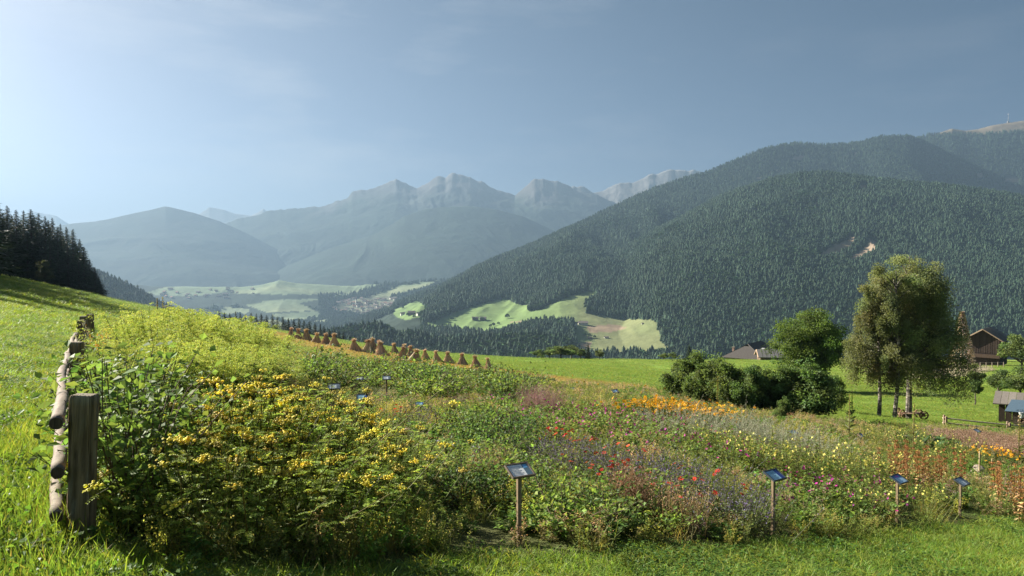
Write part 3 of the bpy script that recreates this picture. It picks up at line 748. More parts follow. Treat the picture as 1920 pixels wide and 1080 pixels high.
def coneflower(seed):
    r = np.random.default_rng(seed); f = MB(); fl = MB(); n = 15
    B, T = stems_of(r, n, .62, .34, .45, .25)
    sticks(f, B, T, .004, .002, (.10, .12, .04)); leafy(f, r, B, T, 14, .08, .03, (.07, .115, .03), .05, .85)
    N = r.normal(size=(n, 3)) * .35 + [-.1, -.55, 1]
    petals(fl, T, N, r.uniform(.04, .052, n), vary((.78, .42, .02), n, .12, .08, r), 9, .42, -.05)
    discs(fl, T + [0, 0, .004], N, .014, (.05, .025, .01), 6, 1.)
    return [('coneflower_plant', f.mesh('coneflower_foliage', M_leaf)), ('blossoms', fl.mesh('coneflower_blooms', M_petal))]
def sunflower(seed, h=1.35):
    r = np.random.default_rng(seed); f = MB(); fl = MB()
    path = np.array([[0, 0, -.05], [.01, .0, h * .5], [.03, -.01, h * .92], [.05, -.06, h]]); tube(f, path, [.015, .013, .01, .008], (.12, .15, .05), 5)
    k = 15; t = r.uniform(.15, .95, k); P = np.stack([np.interp(t, [0, .5, .92, 1], path[:, i]) for i in range(3)], 1); a = r.uniform(0, 6.28, k)
    leaves(f, P, np.stack([np.cos(a), np.sin(a), .1 - .3 * r.random(k)], 1), r.uniform(.15, .26, k), .15, vary((.085, .14, .03), k, .25, .1, r), .15, np.tile([0, 0, 1.], (k, 1)) + r.normal(size=(k, 3)) * .3, r=r)
    N = np.array([[.25, -.85, .35]]); petals(fl, np.array([[.05, -.07, h]]), N, np.array([.13]), np.array([[.85, .5, .02]]), 14, .3, .05)
    discs(fl, np.array([[.055, -.085, h + .003]]), N, .06, np.array([[.07, .03, .012]]), 10, .35)
    return [('sunflower', f.mesh('sunflower_stem', M_leaf)), ('flower_head', fl.mesh('sunflower_head', M_petal))]
def mullein(seed, h=1.5):
    r = np.random.default_rng(seed); f = MB(); fl = MB()
    tube(f, [(0, 0, -.05), (.01, 0, h * .55), (.0, .01, h)], [.016, .014, .008], (.18, .17, .07), 5)
    k = 34; t = r.random(k) ** 1.6 * .6; a = r.uniform(0, 6.28, k)
    leaves(f, np.stack([t * 0, t * 0, t * h], 1), np.stack([np.cos(a), np.sin(a), .45 + 0 * a], 1), .26 * (1.1 - t), .08, vary((.16, .19, .07), k, .2, .08, r), .15, r=r)
    k = 110; t = r.uniform(.5, 1, k); a = r.uniform(0, 6.28, k); q = .018 * (1.3 - t)
    leaves(fl, np.stack([np.cos(a) * q, np.sin(a) * q, t * h], 1), np.stack([np.cos(a), np.sin(a), .5 + 0 * a], 1), .03, .018, vary((.42, .38, .10), k, .3, .1, r), .2, r=r)
    return [('mullein', f.mesh('mullein_stem', M_leaf)), ('blossoms', fl.mesh('mullein_spike', M_petal))]
def drygrass(seed, col=(.30, .20, .10), h=.5):
    r = np.random.default_rng(seed); f = MB(); n = 110
    P = np.zeros((n, 3)); P[:, :2] = r.normal(size=(n, 2)) * .09
    D = np.stack([r.normal(size=n) * .22, r.normal(size=n) * .22, np.ones(n)], 1); L = h * r.uniform(.6, 1.2, n)
    blades(f, P, D, L, .005, vary(col, n, .3, .1, r), .2, r=r)
    q = r.integers(0, n, 420); Q = P[q] + unit(D[q]) * (L[q] * r.uniform(.6, 1, 420))[:, None]
    leaves(f, Q + r.normal(size=Q.shape) * .02, rdir(420, r), .022, .012, vary(np.array(col) * [1, .9, .95], 420, .35, .12, r), .2, r=r)
    return [('dry_plant', f.mesh('dry_plant', M_dry))]
def cabbage(seed, col=(.05, .095, .035)):
    r = np.random.default_rng(seed); f = MB(); k = 44
    a = r.uniform(0, 6.28, k); P = np.stack([np.cos(a) * .05, np.sin(a) * .05, r.uniform(.02, .22, k)], 1)
    leaves(f, P, np.stack([np.cos(a), np.sin(a), r.uniform(.1, 1., k)], 1), r.uniform(.14, .26, k), .14, vary(col, k, .35, .1, r), .15, np.tile([0, 0, 1.], (k, 1)) + r.normal(size=(k, 3)) * .5, r=r)
    return [('leaf_vegetable', f.mesh('leaf_vegetable', M_leaf))]

# ------------------------------------------------------------------ grass and herb cover (uncountable)
def worldpts(n, urange, yrange, r):
    Y = np.sqrt(r.uniform(yrange[0] ** 2, yrange[1] ** 2, n)); U = r.uniform(*urange, n); X = U * Y
    Z = ground_z(X, Y); px, py = proj(X, Y, Z); return X, Y, Z, px, py
FENCE_U = -.575
def lawnlike(X, Y, px, py):
    return ~inpoly(px, py, GARDEN) & ~inpoly(px, py, STUBBLE) & ~inpoly(px, py, PLOUGH)
GT = [tuft(i, 60, .13, .17, c) for i, c in enumerate([(.165, .265, .045), (.205, .305, .05), (.25, .31, .06), (.14, .235, .04)])] + [clover(9), clover(10)]
r = np.random.default_rng(31)
pos, sc_, idx = [], [], []
for (u0, u1, y0, y1, dens, s, hs) in [(-.95, .85, 3.2, 9, 95, .85, .62), (-.95, .9, 9, 20, 40, 1.3, .5), (-1., .95, 20, 45, 10, 2.4, .75), (-.95, .95, 45, 110, 2.0, 4.6, 1.1), (-.85, .85, 110, 260, .3, 9., 1.6)]:
    n = int(dens * (u1 - u0) * (y1 ** 2 - y0 ** 2) / 2)
    X, Y, Z, px, py = worldpts(n, (u0, u1), (y0, y1), r)
    ok = lawnlike(X, Y, px + r.normal(size=n) * 5, py + r.normal(size=n) * 3)
    k = ok.sum(); X, Y, Z, px = X[ok], Y[ok], Z[ok], px[ok]
    left = (X / Y < FENCE_U)
    g = fbm(X / 2.5, Y / 2.5, 3)
    hh = np.where(left, 1.15, .75) * (1 + .6 * g)
    edge = np.clip(1 - np.abs(X / Y - FENCE_U) * Y / .9, 0, 1)
    hh = hh * (1 + .35 * edge)
    hh = np.where((px < 700) & (Y < 6.5), hh * 1.45, hh)
    sxy = s * r.uniform(.7, 1.3, k)
    pos.append(np.stack([X, Y, Z], 1)); sc_.append(np.stack([sxy, sxy, hs * hh * r.uniform(.7, 1.3, k)], 1))
    ci = np.where(r.random(k) < np.clip(.12 + .25 * fbm(X / 1.3, Y / 1.3, 2), 0, 1), r.integers(4, 6, k), r.integers(0, 4, k)); idx.append(np.where(Y > 20, r.integers(0, 4, k), ci))
pos = np.concatenate(pos); scatter_gn('meadow_grass', GT, pos, r.uniform(0, 6.28, len(pos)), np.concatenate(sc_), np.concatenate(idx))

SIGNCLEAR = [(925, 1025, 960, 1060), (1408, 1490, 955, 1045), (1648, 1720, 935, 1020), (1772, 1832, 935, 1010), (608, 648, 738, 815), (658, 704, 728, 800), (705, 747, 712, 775), (655, 697, 700, 752), (765, 814, 757, 806)]
def signclear(px, py):
    k = np.zeros(np.shape(px), bool)
    for x0, x1, y0, y1 in SIGNCLEAR: k |= (px > x0) & (px < x1) & (py > y0) & (py < y1)
    return k
HK = [herb(1, .36, 9, 22, .06, .022, (0.166, 0.240, 0.050)), herb(2, .42, 10, 20, .05, .02, (0.205, 0.258, 0.062)), herb(3, .34, 9, 24, .045, .018, (0.256, 0.276, 0.075), top=(0.512, 0.444, 0.175), topn=60),
      herb(4, .46, 10, 20, .07, .012, (0.218, 0.264, 0.081)), herb(5, .40, 8, 22, .05, .02, (0.269, 0.252, 0.106), top=(0.538, 0.372, 0.225), topn=90), herb(6, .36, 8, 16, .09, .045, (0.147, 0.240, 0.056)),
      tuft(51, 80, .34, .2, (0.243, 0.276, 0.069), .007, .25, .4), tuft(52, 80, .42, .2, (0.307, 0.288, 0.106), .006, .5, .35), herb(7, .30, 10, 26, .04, .02, (0.346, 0.360, 0.081), top=(0.589, 0.552, 0.138), topn=60), herb(8, .44, 9, 20, .05, .016, (0.243, 0.252, 0.138), top=(0.422, 0.264, 0.275), topn=110)]
LOWGAP = [(800, 1000), (850, 940), (860, 870), (840, 840), (880, 840), (930, 900), (955, 1010), (930, 1050), (840, 1040)]
pos, sc_, idx = [], [], []
for (y0, y1, dens, s, hs) in [(4.0, 9, 40, .62, .5), (9, 18, 20, .85, .6), (18, 34, 10, 1.15, .75), (34, 70, 3.2, 1.7, .8)]:
    n = int(dens * 1.6 * (y1 ** 2 - y0 ** 2) / 2)
    X, Y, Z, px, py = worldpts(n, (-.72, .88), (y0, y1), r)
    ok = inpoly(px + r.normal(size=n) * 6, py + r.normal(size=n) * 3, GARDEN) & ~inpoly(px, py, PINKBED)
    ok &= ~((r.random(n) < .75) & inpoly(px, py, LOWGAP)); ok &= ~((r.random(n) < np.where(px < 850, .92, np.where(px < 1050, .5, .75))) & signclear(px, py))
    X, Y, Z, px = X[ok], Y[ok], Z[ok], px[ok]; k = len(X)
    a = fbm(X / (.9 + Y * .05) + 3, Y / (1.2 + Y * .08), 3); b2 = fbm(X / (1. + Y * .06) + 40, Y / (1.2 + Y * .08) + 9, 3)
    kind = np.clip(((a + .7) / 1.4 * 10).astype(int), 0, 9); mixk = r.random(k) < .35; kind = np.where(mixk, r.integers(0, 10, k), kind)
    swap = ((kind == 6) | (kind == 7)) & (r.random(k) < .72); kind = np.where(swap, r.choice([0, 1, 2, 5, 8], k), kind)
    v = s * r.uniform(.75, 1.25, k); hgt = hs * (1 + .7 * b2) * r.uniform(.75, 1.25, k)
    pos.append(np.stack([X, Y, Z], 1)); sc_.append(np.stack([v, v, hgt], 1)); idx.append(kind)
pos = np.concatenate(pos); scatter_gn('herb_ground_cover', HK, pos, r.uniform(0, 6.28, len(pos)), np.concatenate(sc_), np.concatenate(idx))
# dry pink heather-like bed at the far right and stubble on the field
X, Y, Z, px, py = worldpts(16000, (.45, .9), (8, 40), r); ok = inpoly(px, py, PINKBED)
PK = [drygrass(61, (.26, .19, .12), .3)[0][1], drygrass(62, (.22, .16, .10), .28)[0][1], herb(63, .26, 9, 20, .04, .012, (.15, .15, .07), top=(.28, .19, .13), topn=24)]
k = ok.sum(); scatter_gn('heath_ground_cover', PK, np.stack([X, Y, Z], 1)[ok][:2500], r.uniform(0, 6.28, k)[:2500], r.uniform(.8, 1.5, k)[:2500], r.integers(0, 3, k)[:2500])
X, Y, Z, px, py = worldpts(90000, (-.5, .25), (28, 215), r); ok = inpoly(px, py, STUBBLE) & (r.random(len(X)) < np.clip(60 / Y, .1, 1))
SK = [tuft(71, 26, .12, .3, (.34, .22, .10), .012, .5, .2), tuft(72, 26, .14, .3, (.24, .19, .08), .012, .3, .3)]
k = ok.sum(); sxy = np.clip(Y[ok] / 45, .8, 4); scatter_gn('stubble_stalks', SK, np.stack([X, Y, Z], 1)[ok], r.uniform(0, 6.28, k), np.stack([sxy, sxy, np.ones(k)], 1), r.integers(0, 2, k))

# ------------------------------------------------------------------ flowering plants, each its own object
def bed(protos, poly, n, smin, smax, label, cat, group, seed=0, mind=.0, tilt=.08, H=0.):
    r = np.random.default_rng(seed); xs = [p[0] for p in poly]; ys = [p[1] for p in poly]; got = []; tries = 0
    # even spread over the real ground under the polygon
    c = [at_ground(x, y) for x, y in poly]; X0, X1 = min(q[0] for q in c), max(q[0] for q in c); Y0, Y1 = min(q[1] for q in c), max(q[1] for q in c)
    while len(got) < n and tries < 400:
        tries += 1
        X = r.uniform(X0, X1, 400); Y = r.uniform(Y0, Y1, 400); Z = ground_z(X, Y); px, py = proj(X, Y, Z)
        for x, y, z in np.stack([X, Y, Z], 1)[inpoly(px, py, poly) & ~signclear(px, py)]:
            if len(got) >= n: break
            if all((x - g[0]) ** 2 + (y - g[1]) ** 2 > mind ** 2 for g in got): got.append((x, y, z))
    for x, y, z in got:
        plant(protos[0][0][0], protos[r.integers(len(protos))], (x, y, z), r.uniform(0, 6.28), r.uniform(smin, smax), label, cat, group, (r.normal() * tilt, r.normal() * tilt))
TAN = [tansy(i) for i in range(4)]
bed(TAN, [(330, 1010), (430, 1042), (620, 1040), (740, 1005), (760, 960), (705, 905), (620, 860), (550, 835), (470, 818), (390, 845), (350, 920)], 82, .75, 1.0, 'tansy plant with flat clusters of yellow button flowers beside the fence', 'flower plant', 'yellow tansy plants in the front left bed', 1, .2)
bed(TAN, [(400, 880), (560, 875), (620, 925), (440, 945)], 14, 1.05, 1.2, 'tansy plant with flat clusters of yellow button flowers beside the fence', 'flower plant', 'yellow tansy plants in the front left bed', 35, .25)
bed(TAN, [(780, 1000), (830, 985), (850, 950), (800, 900), (760, 870), (740, 930)], 4, .55, .7, 'tansy plant with flat clusters of yellow button flowers beside the fence', 'flower plant', 'yellow tansy plants in the front left bed', 2, .2, .3)
GOL = [goldenrod(i) for i in range(3)]
bed(GOL, [(290, 745), (400, 740), (425, 705), (320, 692)], 20, .98, 1.14, 'tall goldenrod plant with feathery yellow-green plumes behind the tansy', 'flower plant', 'goldenrod plants behind the tansy', 34, .35)
bed(GOL, [(250, 800), (330, 815), (450, 800), (500, 770), (470, 760), (300, 770)], 22, .72, .9, 'tall goldenrod plant with feathery yellow-green plumes behind the tansy', 'flower plant', 'goldenrod plants behind the tansy', 33, .35)
bed(GOL, [(262, 760), (330, 785), (440, 775), (490, 755), (480, 722), (440, 696), (380, 676), (300, 672), (248, 690)], 74, .78, 1.13, 'tall goldenrod plant with feathery yellow-green plumes behind the tansy', 'flower plant', 'goldenrod plants behind the tansy', 3, .3)
SHR = [broad_shrub(i) for i in range(3)]
for px, py, s in [(222, 985, .8), (262, 965, .85), (215, 925, 1.0), (255, 900, .95), (300, 935, .7), (212, 860, .95), (262, 850, 1.0), (315, 880, .85), (208, 800, .8), (250, 800, .7), (196, 760, .7), (230, 755, .7), (198, 715, .65)]:
    x, y, z = at_ground(px, py); plant('leafy_shrub', SHR[(px + py) % 3], (x, y, z), px * .7, s, 'low shrub of broad oval green leaves growing along the rail fence', 'shrub', 'broad leaved shrubs along the fence')
orange = broad_shrub(40, 1.2, 520, .07, (.62, .27, .03))
x, y, z = at_ground(190, 668); plant('orange_shrub', orange, (x, y, z), 1., (.42, .42, .62), 'small bright orange shrub beside the far end of the rail fence', 'shrub')
for q, (px, py) in enumerate([(250, 700), (205, 690), (290, 690)]):
    x, y, z = at_ground(px, py + 10); plant('wormwood_plant', wormwood(90 + q), (x, y, z), .2, 1.9, 'tall grey stalky plant leaning over the goldenrod by the fence', 'plant', 'grey leaning plants by the fence')
MAL = [mallow(i) for i in range(3)]
mlab = ('mallow plant dotted with small purple flowers in the middle bed', 'flower plant', 'purple mallow plants')
bed(MAL, [(980, 800), (1150, 800), (1300, 830), (1450, 880), (1400, 900), (1250, 870), (1100, 850), (1000, 840)], 60, .8, 1.1, *mlab, 5, .25)
bed(MAL, [(1470, 940), (1560, 930), (1660, 940), (1640, 985), (1480, 990)], 18, .7, .95, *mlab, 6, .22)
bed(MAL, [(900, 775), (1000, 760), (1150, 790), (960, 810)], 14, .8, 1.1, *mlab, 7, .3)
SAG = [sage(i) for i in range(3)]
slab_ = ('sage plant with upright violet flower spikes in the middle bed', 'flower plant', 'violet sage plants')
bed(SAG, [(1020, 870), (1120, 880), (1230, 905), (1330, 950), (1320, 985), (1220, 950), (1100, 915), (1020, 900)], 42, .8, 1.1, *slab_, 8, .2)
bed(SAG, [(1330, 985), (1400, 960), (1440, 970), (1490, 975), (1480, 1008), (1400, 1015)], 18, .75, 1.0, *slab_, 9, .2)
bed(SAG, [(740, 800), (800, 795), (840, 810), (770, 815)], 8, .8, 1.1, 'plant with dusky pink flower spikes by the stones', 'flower plant', 'dusky spikes by the stones', 10, .2)
ZIN = [zinnia(i) for i in range(3)]
for q, (px, py) in enumerate([(1030, 820), (1045, 828), (1060, 824), (1072, 833), (1085, 837), (1097, 842), (1108, 847), (1078, 829), (1152, 860), (1168, 857), (1124, 876), (1087, 879), (1225, 874), (1138, 898), (1150, 893), (1162, 899), (1185, 898), (1198, 907), (1275, 906), (1330, 908), (1342, 920), (1366, 928), (1250, 931), (1236, 939), (1281, 935), (1345, 966), (742, 770), (752, 779), (738, 779), (1130, 900), (1022, 828), (802, 781), (822, 787), (1052, 836)]):
    x, y, z = at_ground(px, py + 24); plant('zinnia_plant', ZIN[q % 3], (x, y, z), q * 1.3, .85, 'small red zinnia plant flowering among the purple and violet beds', 'flower plant', 'red zinnias')
WOR = [wormwood(i) for i in range(3)]
bed(WOR, [(1200, 815), (1300, 800), (1400, 815), (1560, 860), (1600, 890), (1520, 890), (1420, 860), (1330, 845), (1230, 840)], 60, .8, 1.1, 'silver grey wormwood plant leaning in the wind behind the mallows', 'plant', 'silver grey wormwood plants', 11, .3)
CON = [coneflower(i) for i in range(3)]
bed(CON, [(1185, 782), (1230, 777), (1290, 793), (1360, 800), (1370, 812), (1300, 814), (1240, 802), (1180, 797)], 75, .75, 1.0, 'orange coneflower plant in the bright bed before the elder bushes', 'flower plant', 'orange coneflowers', 12, .25)
bed(CON, [(1850, 865), (1900, 878), (1890, 890), (1840, 875)], 8, .7, .8, 'orange coneflower plant near the boulder by the pink bed', 'flower plant', 'orange coneflowers near the boulder', 13, .2)
PRI = [primrose(i) for i in range(3)]
plab = ('evening primrose with pale yellow flowers on leafy upright stems', 'flower plant', 'pale yellow evening primroses')
bed(PRI, [(1290, 850), (1420, 880), (1580, 905), (1700, 900), (1640, 945), (1480, 925), (1360, 895)], 60, .7, 1.0, *plab, 14, .25)
bed(PRI, [(1600, 840), (1700, 830), (1830, 870), (1900, 900), (1800, 920), (1680, 880)], 30, .8, 1.1, *plab, 15, .3)
bed(PRI, [(1560, 960), (1660, 950), (1780, 960), (1720, 990), (1600, 990)], 12, .5, .65, *plab, 16, .2)
BRO = [brownstalk(i) for i in range(3)]
blab = ('rust brown seed stalk with ball shaped whorls up its stem', 'plant', 'rust brown seed stalks')
bed(BRO, [(1660, 915), (1720, 905), (1800, 915), (1830, 935), (1740, 940), (1670, 930)], 18, .62, .9, *blab, 17, .2, .04)
bed(BRO, [(1850, 950), (1900, 945), (1935, 965), (1900, 985), (1860, 975)], 10, .62, .9, *blab, 18, .16, .04)
SUN = [sunflower(i) for i in range(3)]
for q, (px, py) in enumerate([(495, 646), (522, 651), (554, 660), (600, 668), (640, 672), (672, 684), (700, 677), (711, 679), (727, 671), (770, 677), (848, 684), (935, 713), (960, 715), (1024, 711), (1072, 704), (1082, 717), (1095, 715), (1120, 720), (1188, 722), (1210, 723), (1246, 728), (620, 662)]):
    x, y, z = at_ground(px, py + 24); plant('sunflower', SUN[q % 3], (x, y, z), [-.5, .2, .8, 2.6][q % 4], 24 * y / FPX / 1.35, 'thin sunflower with one yellow head at the far edge of the garden', 'flower plant', 'sunflowers along the far edge')
MUL = [mullein(i) for i in range(3)]
for q, (px, py, s) in enumerate([(294, 560, 1.), (305, 557, 1.1), (288, 578, .8), (299, 580, .8), (280, 588, .7), (312, 585, .7)]):
    x, y, z = at_dist(px, 24.); H = -(py - 500) / FPX * 24 - z; plant('mullein', MUL[q % 3], (x, y, z), q, H / 1.5, 'tall pale spire rising above the goldenrod', 'plant', 'pale spires above the goldenrod')
for q, (px, py) in enumerate([(1592, 800), (1345, 760), (1712, 835), (1597, 760), (1910, 850)]):
    x, y, z = at_ground(px, py + 34); plant('mullein', MUL[q % 3], (x, y, z), q * 2, .9, 'lone pale flower spire near the elder bushes and lower beds', 'plant', 'pale spires in the right beds')
BSH = [broad_shrub(60, .62, 420, .07, (.13, .20, .05)), broad_shrub(61, .55, 420, .06, (.09, .15, .045)), broad_shrub(62, .5, 380, .075, (.19, .26, .06))]
bed(BSH, [(560, 700), (650, 690), (760, 705), (900, 715), (1000, 725), (1020, 760), (900, 770), (760, 750), (620, 760), (560, 740)], 80, .9, 1.7, 'leafy green garden plant between the small signs and the stubble row', 'plant', 'leafy green plants in the middle garden', 30, .5)
bed(BSH, [(850, 880), (940, 880), (1040, 930), (1180, 950), (1280, 1000), (1180, 1010), (1040, 1005), (960, 960), (860, 950)], 40, .4, .75, 'low leafy weed clump between the nearest sign and the sage', 'plant', 'low leafy clumps near the nearest sign', 31, .25)
bed(BSH, [(840, 800), (930, 800), (1010, 840), (1010, 880), (930, 880), (860, 850)], 30, .6, 1.0, 'dense leafy clump behind the row of stones', 'plant', 'leafy clumps behind the stones', 32, .3)
DG = [drygrass(1, (.26, .17, .10), .46), drygrass(2, (.34, .25, .13), .5), drygrass(3, (.30, .19, .18), .6)]
for px, py in [(1180, 965), (1172, 970), (1190, 968), (1182, 975)]:
    x, y, z = at_ground(px, py); plant('dry_plant', DG[0], (x, y, z), px, .95, 'withered brown bushy plant standing before the sage bed', 'plant', 'withered brown plants before the sage')
for px, py in [(985, 780), (1000, 777), (1015, 779), (1030, 782), (1045, 785)]:
    x, y, z = at_ground(px, py); plant('dry_plant', DG[2], (x, y, z), px, 1.2, 'hazy purplish grass clump in the middle of the garden', 'plant', 'purplish grass clumps')
for px, py in [(1210, 755), (1290, 800), (1400, 830), (890, 900), (930, 890), (1250, 975), (1300, 985)]:
    x, y, z = at_ground(px, py + 15); plant('dry_plant', DG[1], (x, y, z), px, .8, 'straw coloured dry grass clump among the green herbs', 'plant', 'dry grass clumps')
CAB = [cabbage(i) for i in range(3)]
bed(CAB, [(750, 690), (830, 696), (925, 706), (925, 711), (830, 706), (755, 697)], 110, .8, 1.2, 'dark green leaf vegetable in the row below the straw shocks', 'plant', 'dark leaf vegetables in the row', 19, .4)
bed(CAB, [(935, 711), (1035, 720), (1036, 725), (935, 717)], 40, .75, 1.1, 'dark green leaf vegetable in the short row right of the shocks', 'plant', 'dark leaf vegetables in the short row', 20, .4)
bed(CAB, [(1690, 838), (1790, 842), (1800, 855), (1700, 852)], 14, 1.0, 1.4, 'large leaved green plant above the brown stalks', 'plant', 'large leaved plants', 21, .3)
# ================================================================== TREES
def empty(name, loc, rz=0., scale=1.):
    o = bpy.data.objects.new(name, None); o.location = loc; o.rotation_euler = (0, 0, rz); o.scale = scale if np.ndim(scale) else (scale,) * 3
    o.empty_display_size = .2; return link(o)
def tree(name, parts, loc, rz, scale, label, cat, group=None):
    o = empty(name, loc, rz, scale); tag(o, label, cat, group)
    for pn, me in parts: obj(pn, me, o)
    return o
def spruce(seed, H=1., whorls=34, wid=.2):
    """unit height spruce: whorls of drooping boughs, each a feather of needle sprays"""
    r = np.random.default_rng(seed); c = MB(); t = MB()
    tube(t, [(0, 0, -.03), (.003, 0, .4), (0, .002, .98)], [.016, .011, .001], (.055, .042, .032), 7)
    nbo = whorls * 6
    for w_ in range(nbo):
        z = .05 + .94 * ((w_ + r.random()) / nbo) ** .95
        a = w_ * 2.4 + r.normal() * .4; L = (wid * 1.12 * (1 - z) ** .9 + .003) * r.uniform(.5, 1.3)
        d = np.array([math.cos(a), math.sin(a), 0]); s = np.linspace(.1, 1, 8)[:, None]
        P = np.array([0, 0, z]) + d * s * L + np.array([0, 0, 1]) * (-.55 * L * s ** 1.4 + .28 * L * s ** 3 + .04 * L)
        side = np.cross(d, [0, 0, 1.]); ll = L * (.46 - .24 * s[:, 0]) + .003
        col = vary((.030, .050, .026), 8, .4, .12, r)
        for sg in (-1, 1):
            leaves(c, P, d * .8 + side * sg + r.normal(size=(8, 3)) * .2 - [0, 0, .35], ll * r.uniform(.7, 1.2, 8), .004 + .15 * ll, col, .15, np.tile([0, 0, 1.], (8, 1)) + r.normal(size=(8, 3)) * .8, r=r)
        leaves(c, P, np.tile([0, 0, -1.], (8, 1)) + d * .5 + r.normal(size=(8, 3)) * .35, ll * .55, .006 + .09 * ll, col * .9, .15, r=r)
        leaves(c, P[-1:], d[None] + [[0, 0, .25]], L * .22 + .004, .006, col[:1], .1, r=r)
    return [('trunk', t.mesh('spruce_trunk', M_bark)), ('crown', c.mesh('spruce_crown', M_needle))]
def larchlike(seed):
    return spruce(seed, 1., 28, .19)
def broadleaf(seed, H, blobs, trunk_r, nleaf, leaf, col, droop=.2, ncl=60, cl_r=.55, trunks=((0, 0),), bark=(.10, .085, .065), M=None, lw=.62, limb=.045, hang=0., low=.3):
    """blobs: ellipsoids (cx, cy, cz, rx, ry, rz) that the crown fills with leaf clusters carried on limbs"""
    r = np.random.default_rng(seed); c = MB(); t = MB()
    top = max(b_[2] + b_[5] * .6 for b_ in blobs)
    for (tx, ty) in trunks:
        k = 7; z = np.linspace(-.15, top, k); wob = np.cumsum(r.normal(size=(k, 2)) * .05 * H / 10, 0); wob[0] = 0
        tube(t, np.stack([tx + wob[:, 0], ty + wob[:, 1], z], 1), trunk_r * np.linspace(1.15, .18, k), bark, 9, rough=.08, r=r)
    vol = np.array([b_[3] * b_[4] * b_[5] for b_ in blobs]) ** .75; vol /= vol.sum()
    for (cx, cy, cz, rx, ry, rz), vv in zip(blobs, vol):
        k = max(6, int(ncl * vv)); d = rdir(k, r); q = r.random(k) ** .42
        Cc = np.array([cx, cy, cz]) + d * q[:, None] * [rx, ry, rz] * (1 + .06 * r.normal(size=(k, 1)))
        st = np.stack([np.full(k, trunks[0][0] * 1.), np.full(k, trunks[0][1] * 1.), np.maximum(Cc[:, 2] - .75 * np.linalg.norm(Cc[:, :2] - trunks[0], axis=1) - .2, low * H)], 1)
        st[:, 2] = np.minimum(st[:, 2], top)
        mid = st * .45 + Cc * .55 + [0, 0, .1]
        sticks(t, st, mid, limb * H / 10, limb * .5 * H / 10, np.array(bark)); sticks(t, mid, Cc, limb * .5 * H / 10, limb * .15 * H / 10, np.array(bark))
        n = int(nleaf * vv); w_ = r.integers(0, k, n); rad = cl_r * r.uniform(.6, 1.4, k)
        off = rdir(n, r) * (r.random(n) ** .45)[:, None] * rad[w_][:, None] * [1, 1, .75]
        P = Cc[w_] + off
        if hang > 0:
            hz = r.random(n) ** 2 * hang * (P[:, 2] < .85 * H); P[:, 2] -= hz
        keep = P[:, 2] > .12 * H * (hang == 0) + .02; P = P[keep]; n = len(P); off = off[keep]; w_ = w_[keep]
        shade = vary(col, k, .38, .1, r)[w_] * (1 + r.uniform(-.25, .25, (n, 1)))
        D = rdir(n, r) + off * .6 - [0, 0, droop]
        leaves(c, P, D, leaf * r.uniform(.6, 1.3, n), leaf * lw * r.uniform(.8, 1.2, n), np.clip(shade, .004, 1), .18, r=r)
    return [('trunk', t.mesh('tree_trunk', M or M_bark)), ('crown', c.mesh('tree_crown', M_leaf))]

SPR = [spruce(i, 1, 34 + 2 * i, .15 + .012 * i) for i in range(4)]
LAR = larchlike(9)
# ---- the wood at the left end of the meadow
rr = np.random.default_rng(5)
def spruce_at(px, top, Y, proto, label, group, sx=1., cat='tree'):
    x, y, z = at_dist(px, Y); H = -ray(px, top)[1] * -1 * Y - z
    return tree('spruce_tree', proto, (x, y, z), rr.uniform(0, 6.28), (H * sx, H * sx, H), label, cat, group)
WL = 'tall dark spruce in the wood at the top of the sloping meadow'
for px, top, Y, s in [(-75, 372, 214, 1), (-48, 385, 208, 1), (-20, 378, 216, 1.1), (0, 382, 211, 1.1), (16, 384, 226, 1.), (32, 392, 214, 1.1), (46, 393, 230, 1.15), (60, 391, 212, 1.25), (74, 398, 222, 1.15), (86, 404, 214, 1.1), (100, 407, 236, .85), (110, 424, 212, 1.1),
                      (126, 424, 224, .9), (138, 428, 216, .95), (150, 447, 222, 1.05), (158, 462, 213, 1.2), (168, 485, 218, 1.3), (178, 500, 213, 1.3), (184, 518, 219, 1.4), (22, 430, 206, 1.3), (52, 440, 206, 1.3), (95, 446, 208, 1.3), (128, 462, 210, 1.3), (148, 488, 211, 1.4), (-10, 430, 206, 1.3), (-40, 420, 207, 1.2), (70, 420, 240, 1.1), (120, 440, 240, 1.1), (40, 412, 245, 1.1), (165, 500, 232, 1.2), (8, 398, 240, 1.1), (66, 402, 235, 1.1), (92, 412, 228, 1.1), (115, 418, 230, 1.), (143, 452, 232, 1.1), (156, 476, 226, 1.3), (172, 506, 226, 1.4), (189, 532, 217, 1.5), (-5, 388, 232, 1.), (24, 402, 236, 1.)]:
    spruce_at(px, top, Y, SPR[rr.integers(4)], WL, 'spruces of the wood at the meadow top', s * 1.5)
# spruces just out of view whose long shadows cross the meadow
for X, Y, H in [(-47, 47, 15), (-49.5, 49, 17), (-46, 53, 14), (-41, 41, 11), (-56, 59, 19), (-59, 61, 20), (-53, 57, 16), (-66, 70, 21), (-70, 73, 21), (-38, 36, 8), (-54, 64, 17), (-57, 70, 20), (-62, 76, 19), (-66, 84, 21), (-70, 92, 22), (-47, 52, 14), (-78, 103, 23), (-84, 112, 22), (-92, 126, 24), (-100, 138, 24), (-112, 155, 24), (-125, 172, 24), (-138, 190, 24), (-74, 97, 20), (-105, 146, 22), (-131, 181, 24), (-120, 166, 22)]:
    z = float(ground_z(X, Y)); tree('spruce_tree', SPR[rr.integers(4)], (X, Y, z), rr.uniform(0, 6), (H * 1.6, H * 1.6, H), 'spruce on the upper meadow edge left of the view', 'tree', 'spruces on the upper meadow edge')
pale = broadleaf(77, 9, [(0, 0, 5, 2.3, 2.3, 3.6), (.6, 0, 3.4, 2.2, 2, 2.2)], .16, 5200, .38, (.075, .085, .05), ncl=50, cl_r=.9)
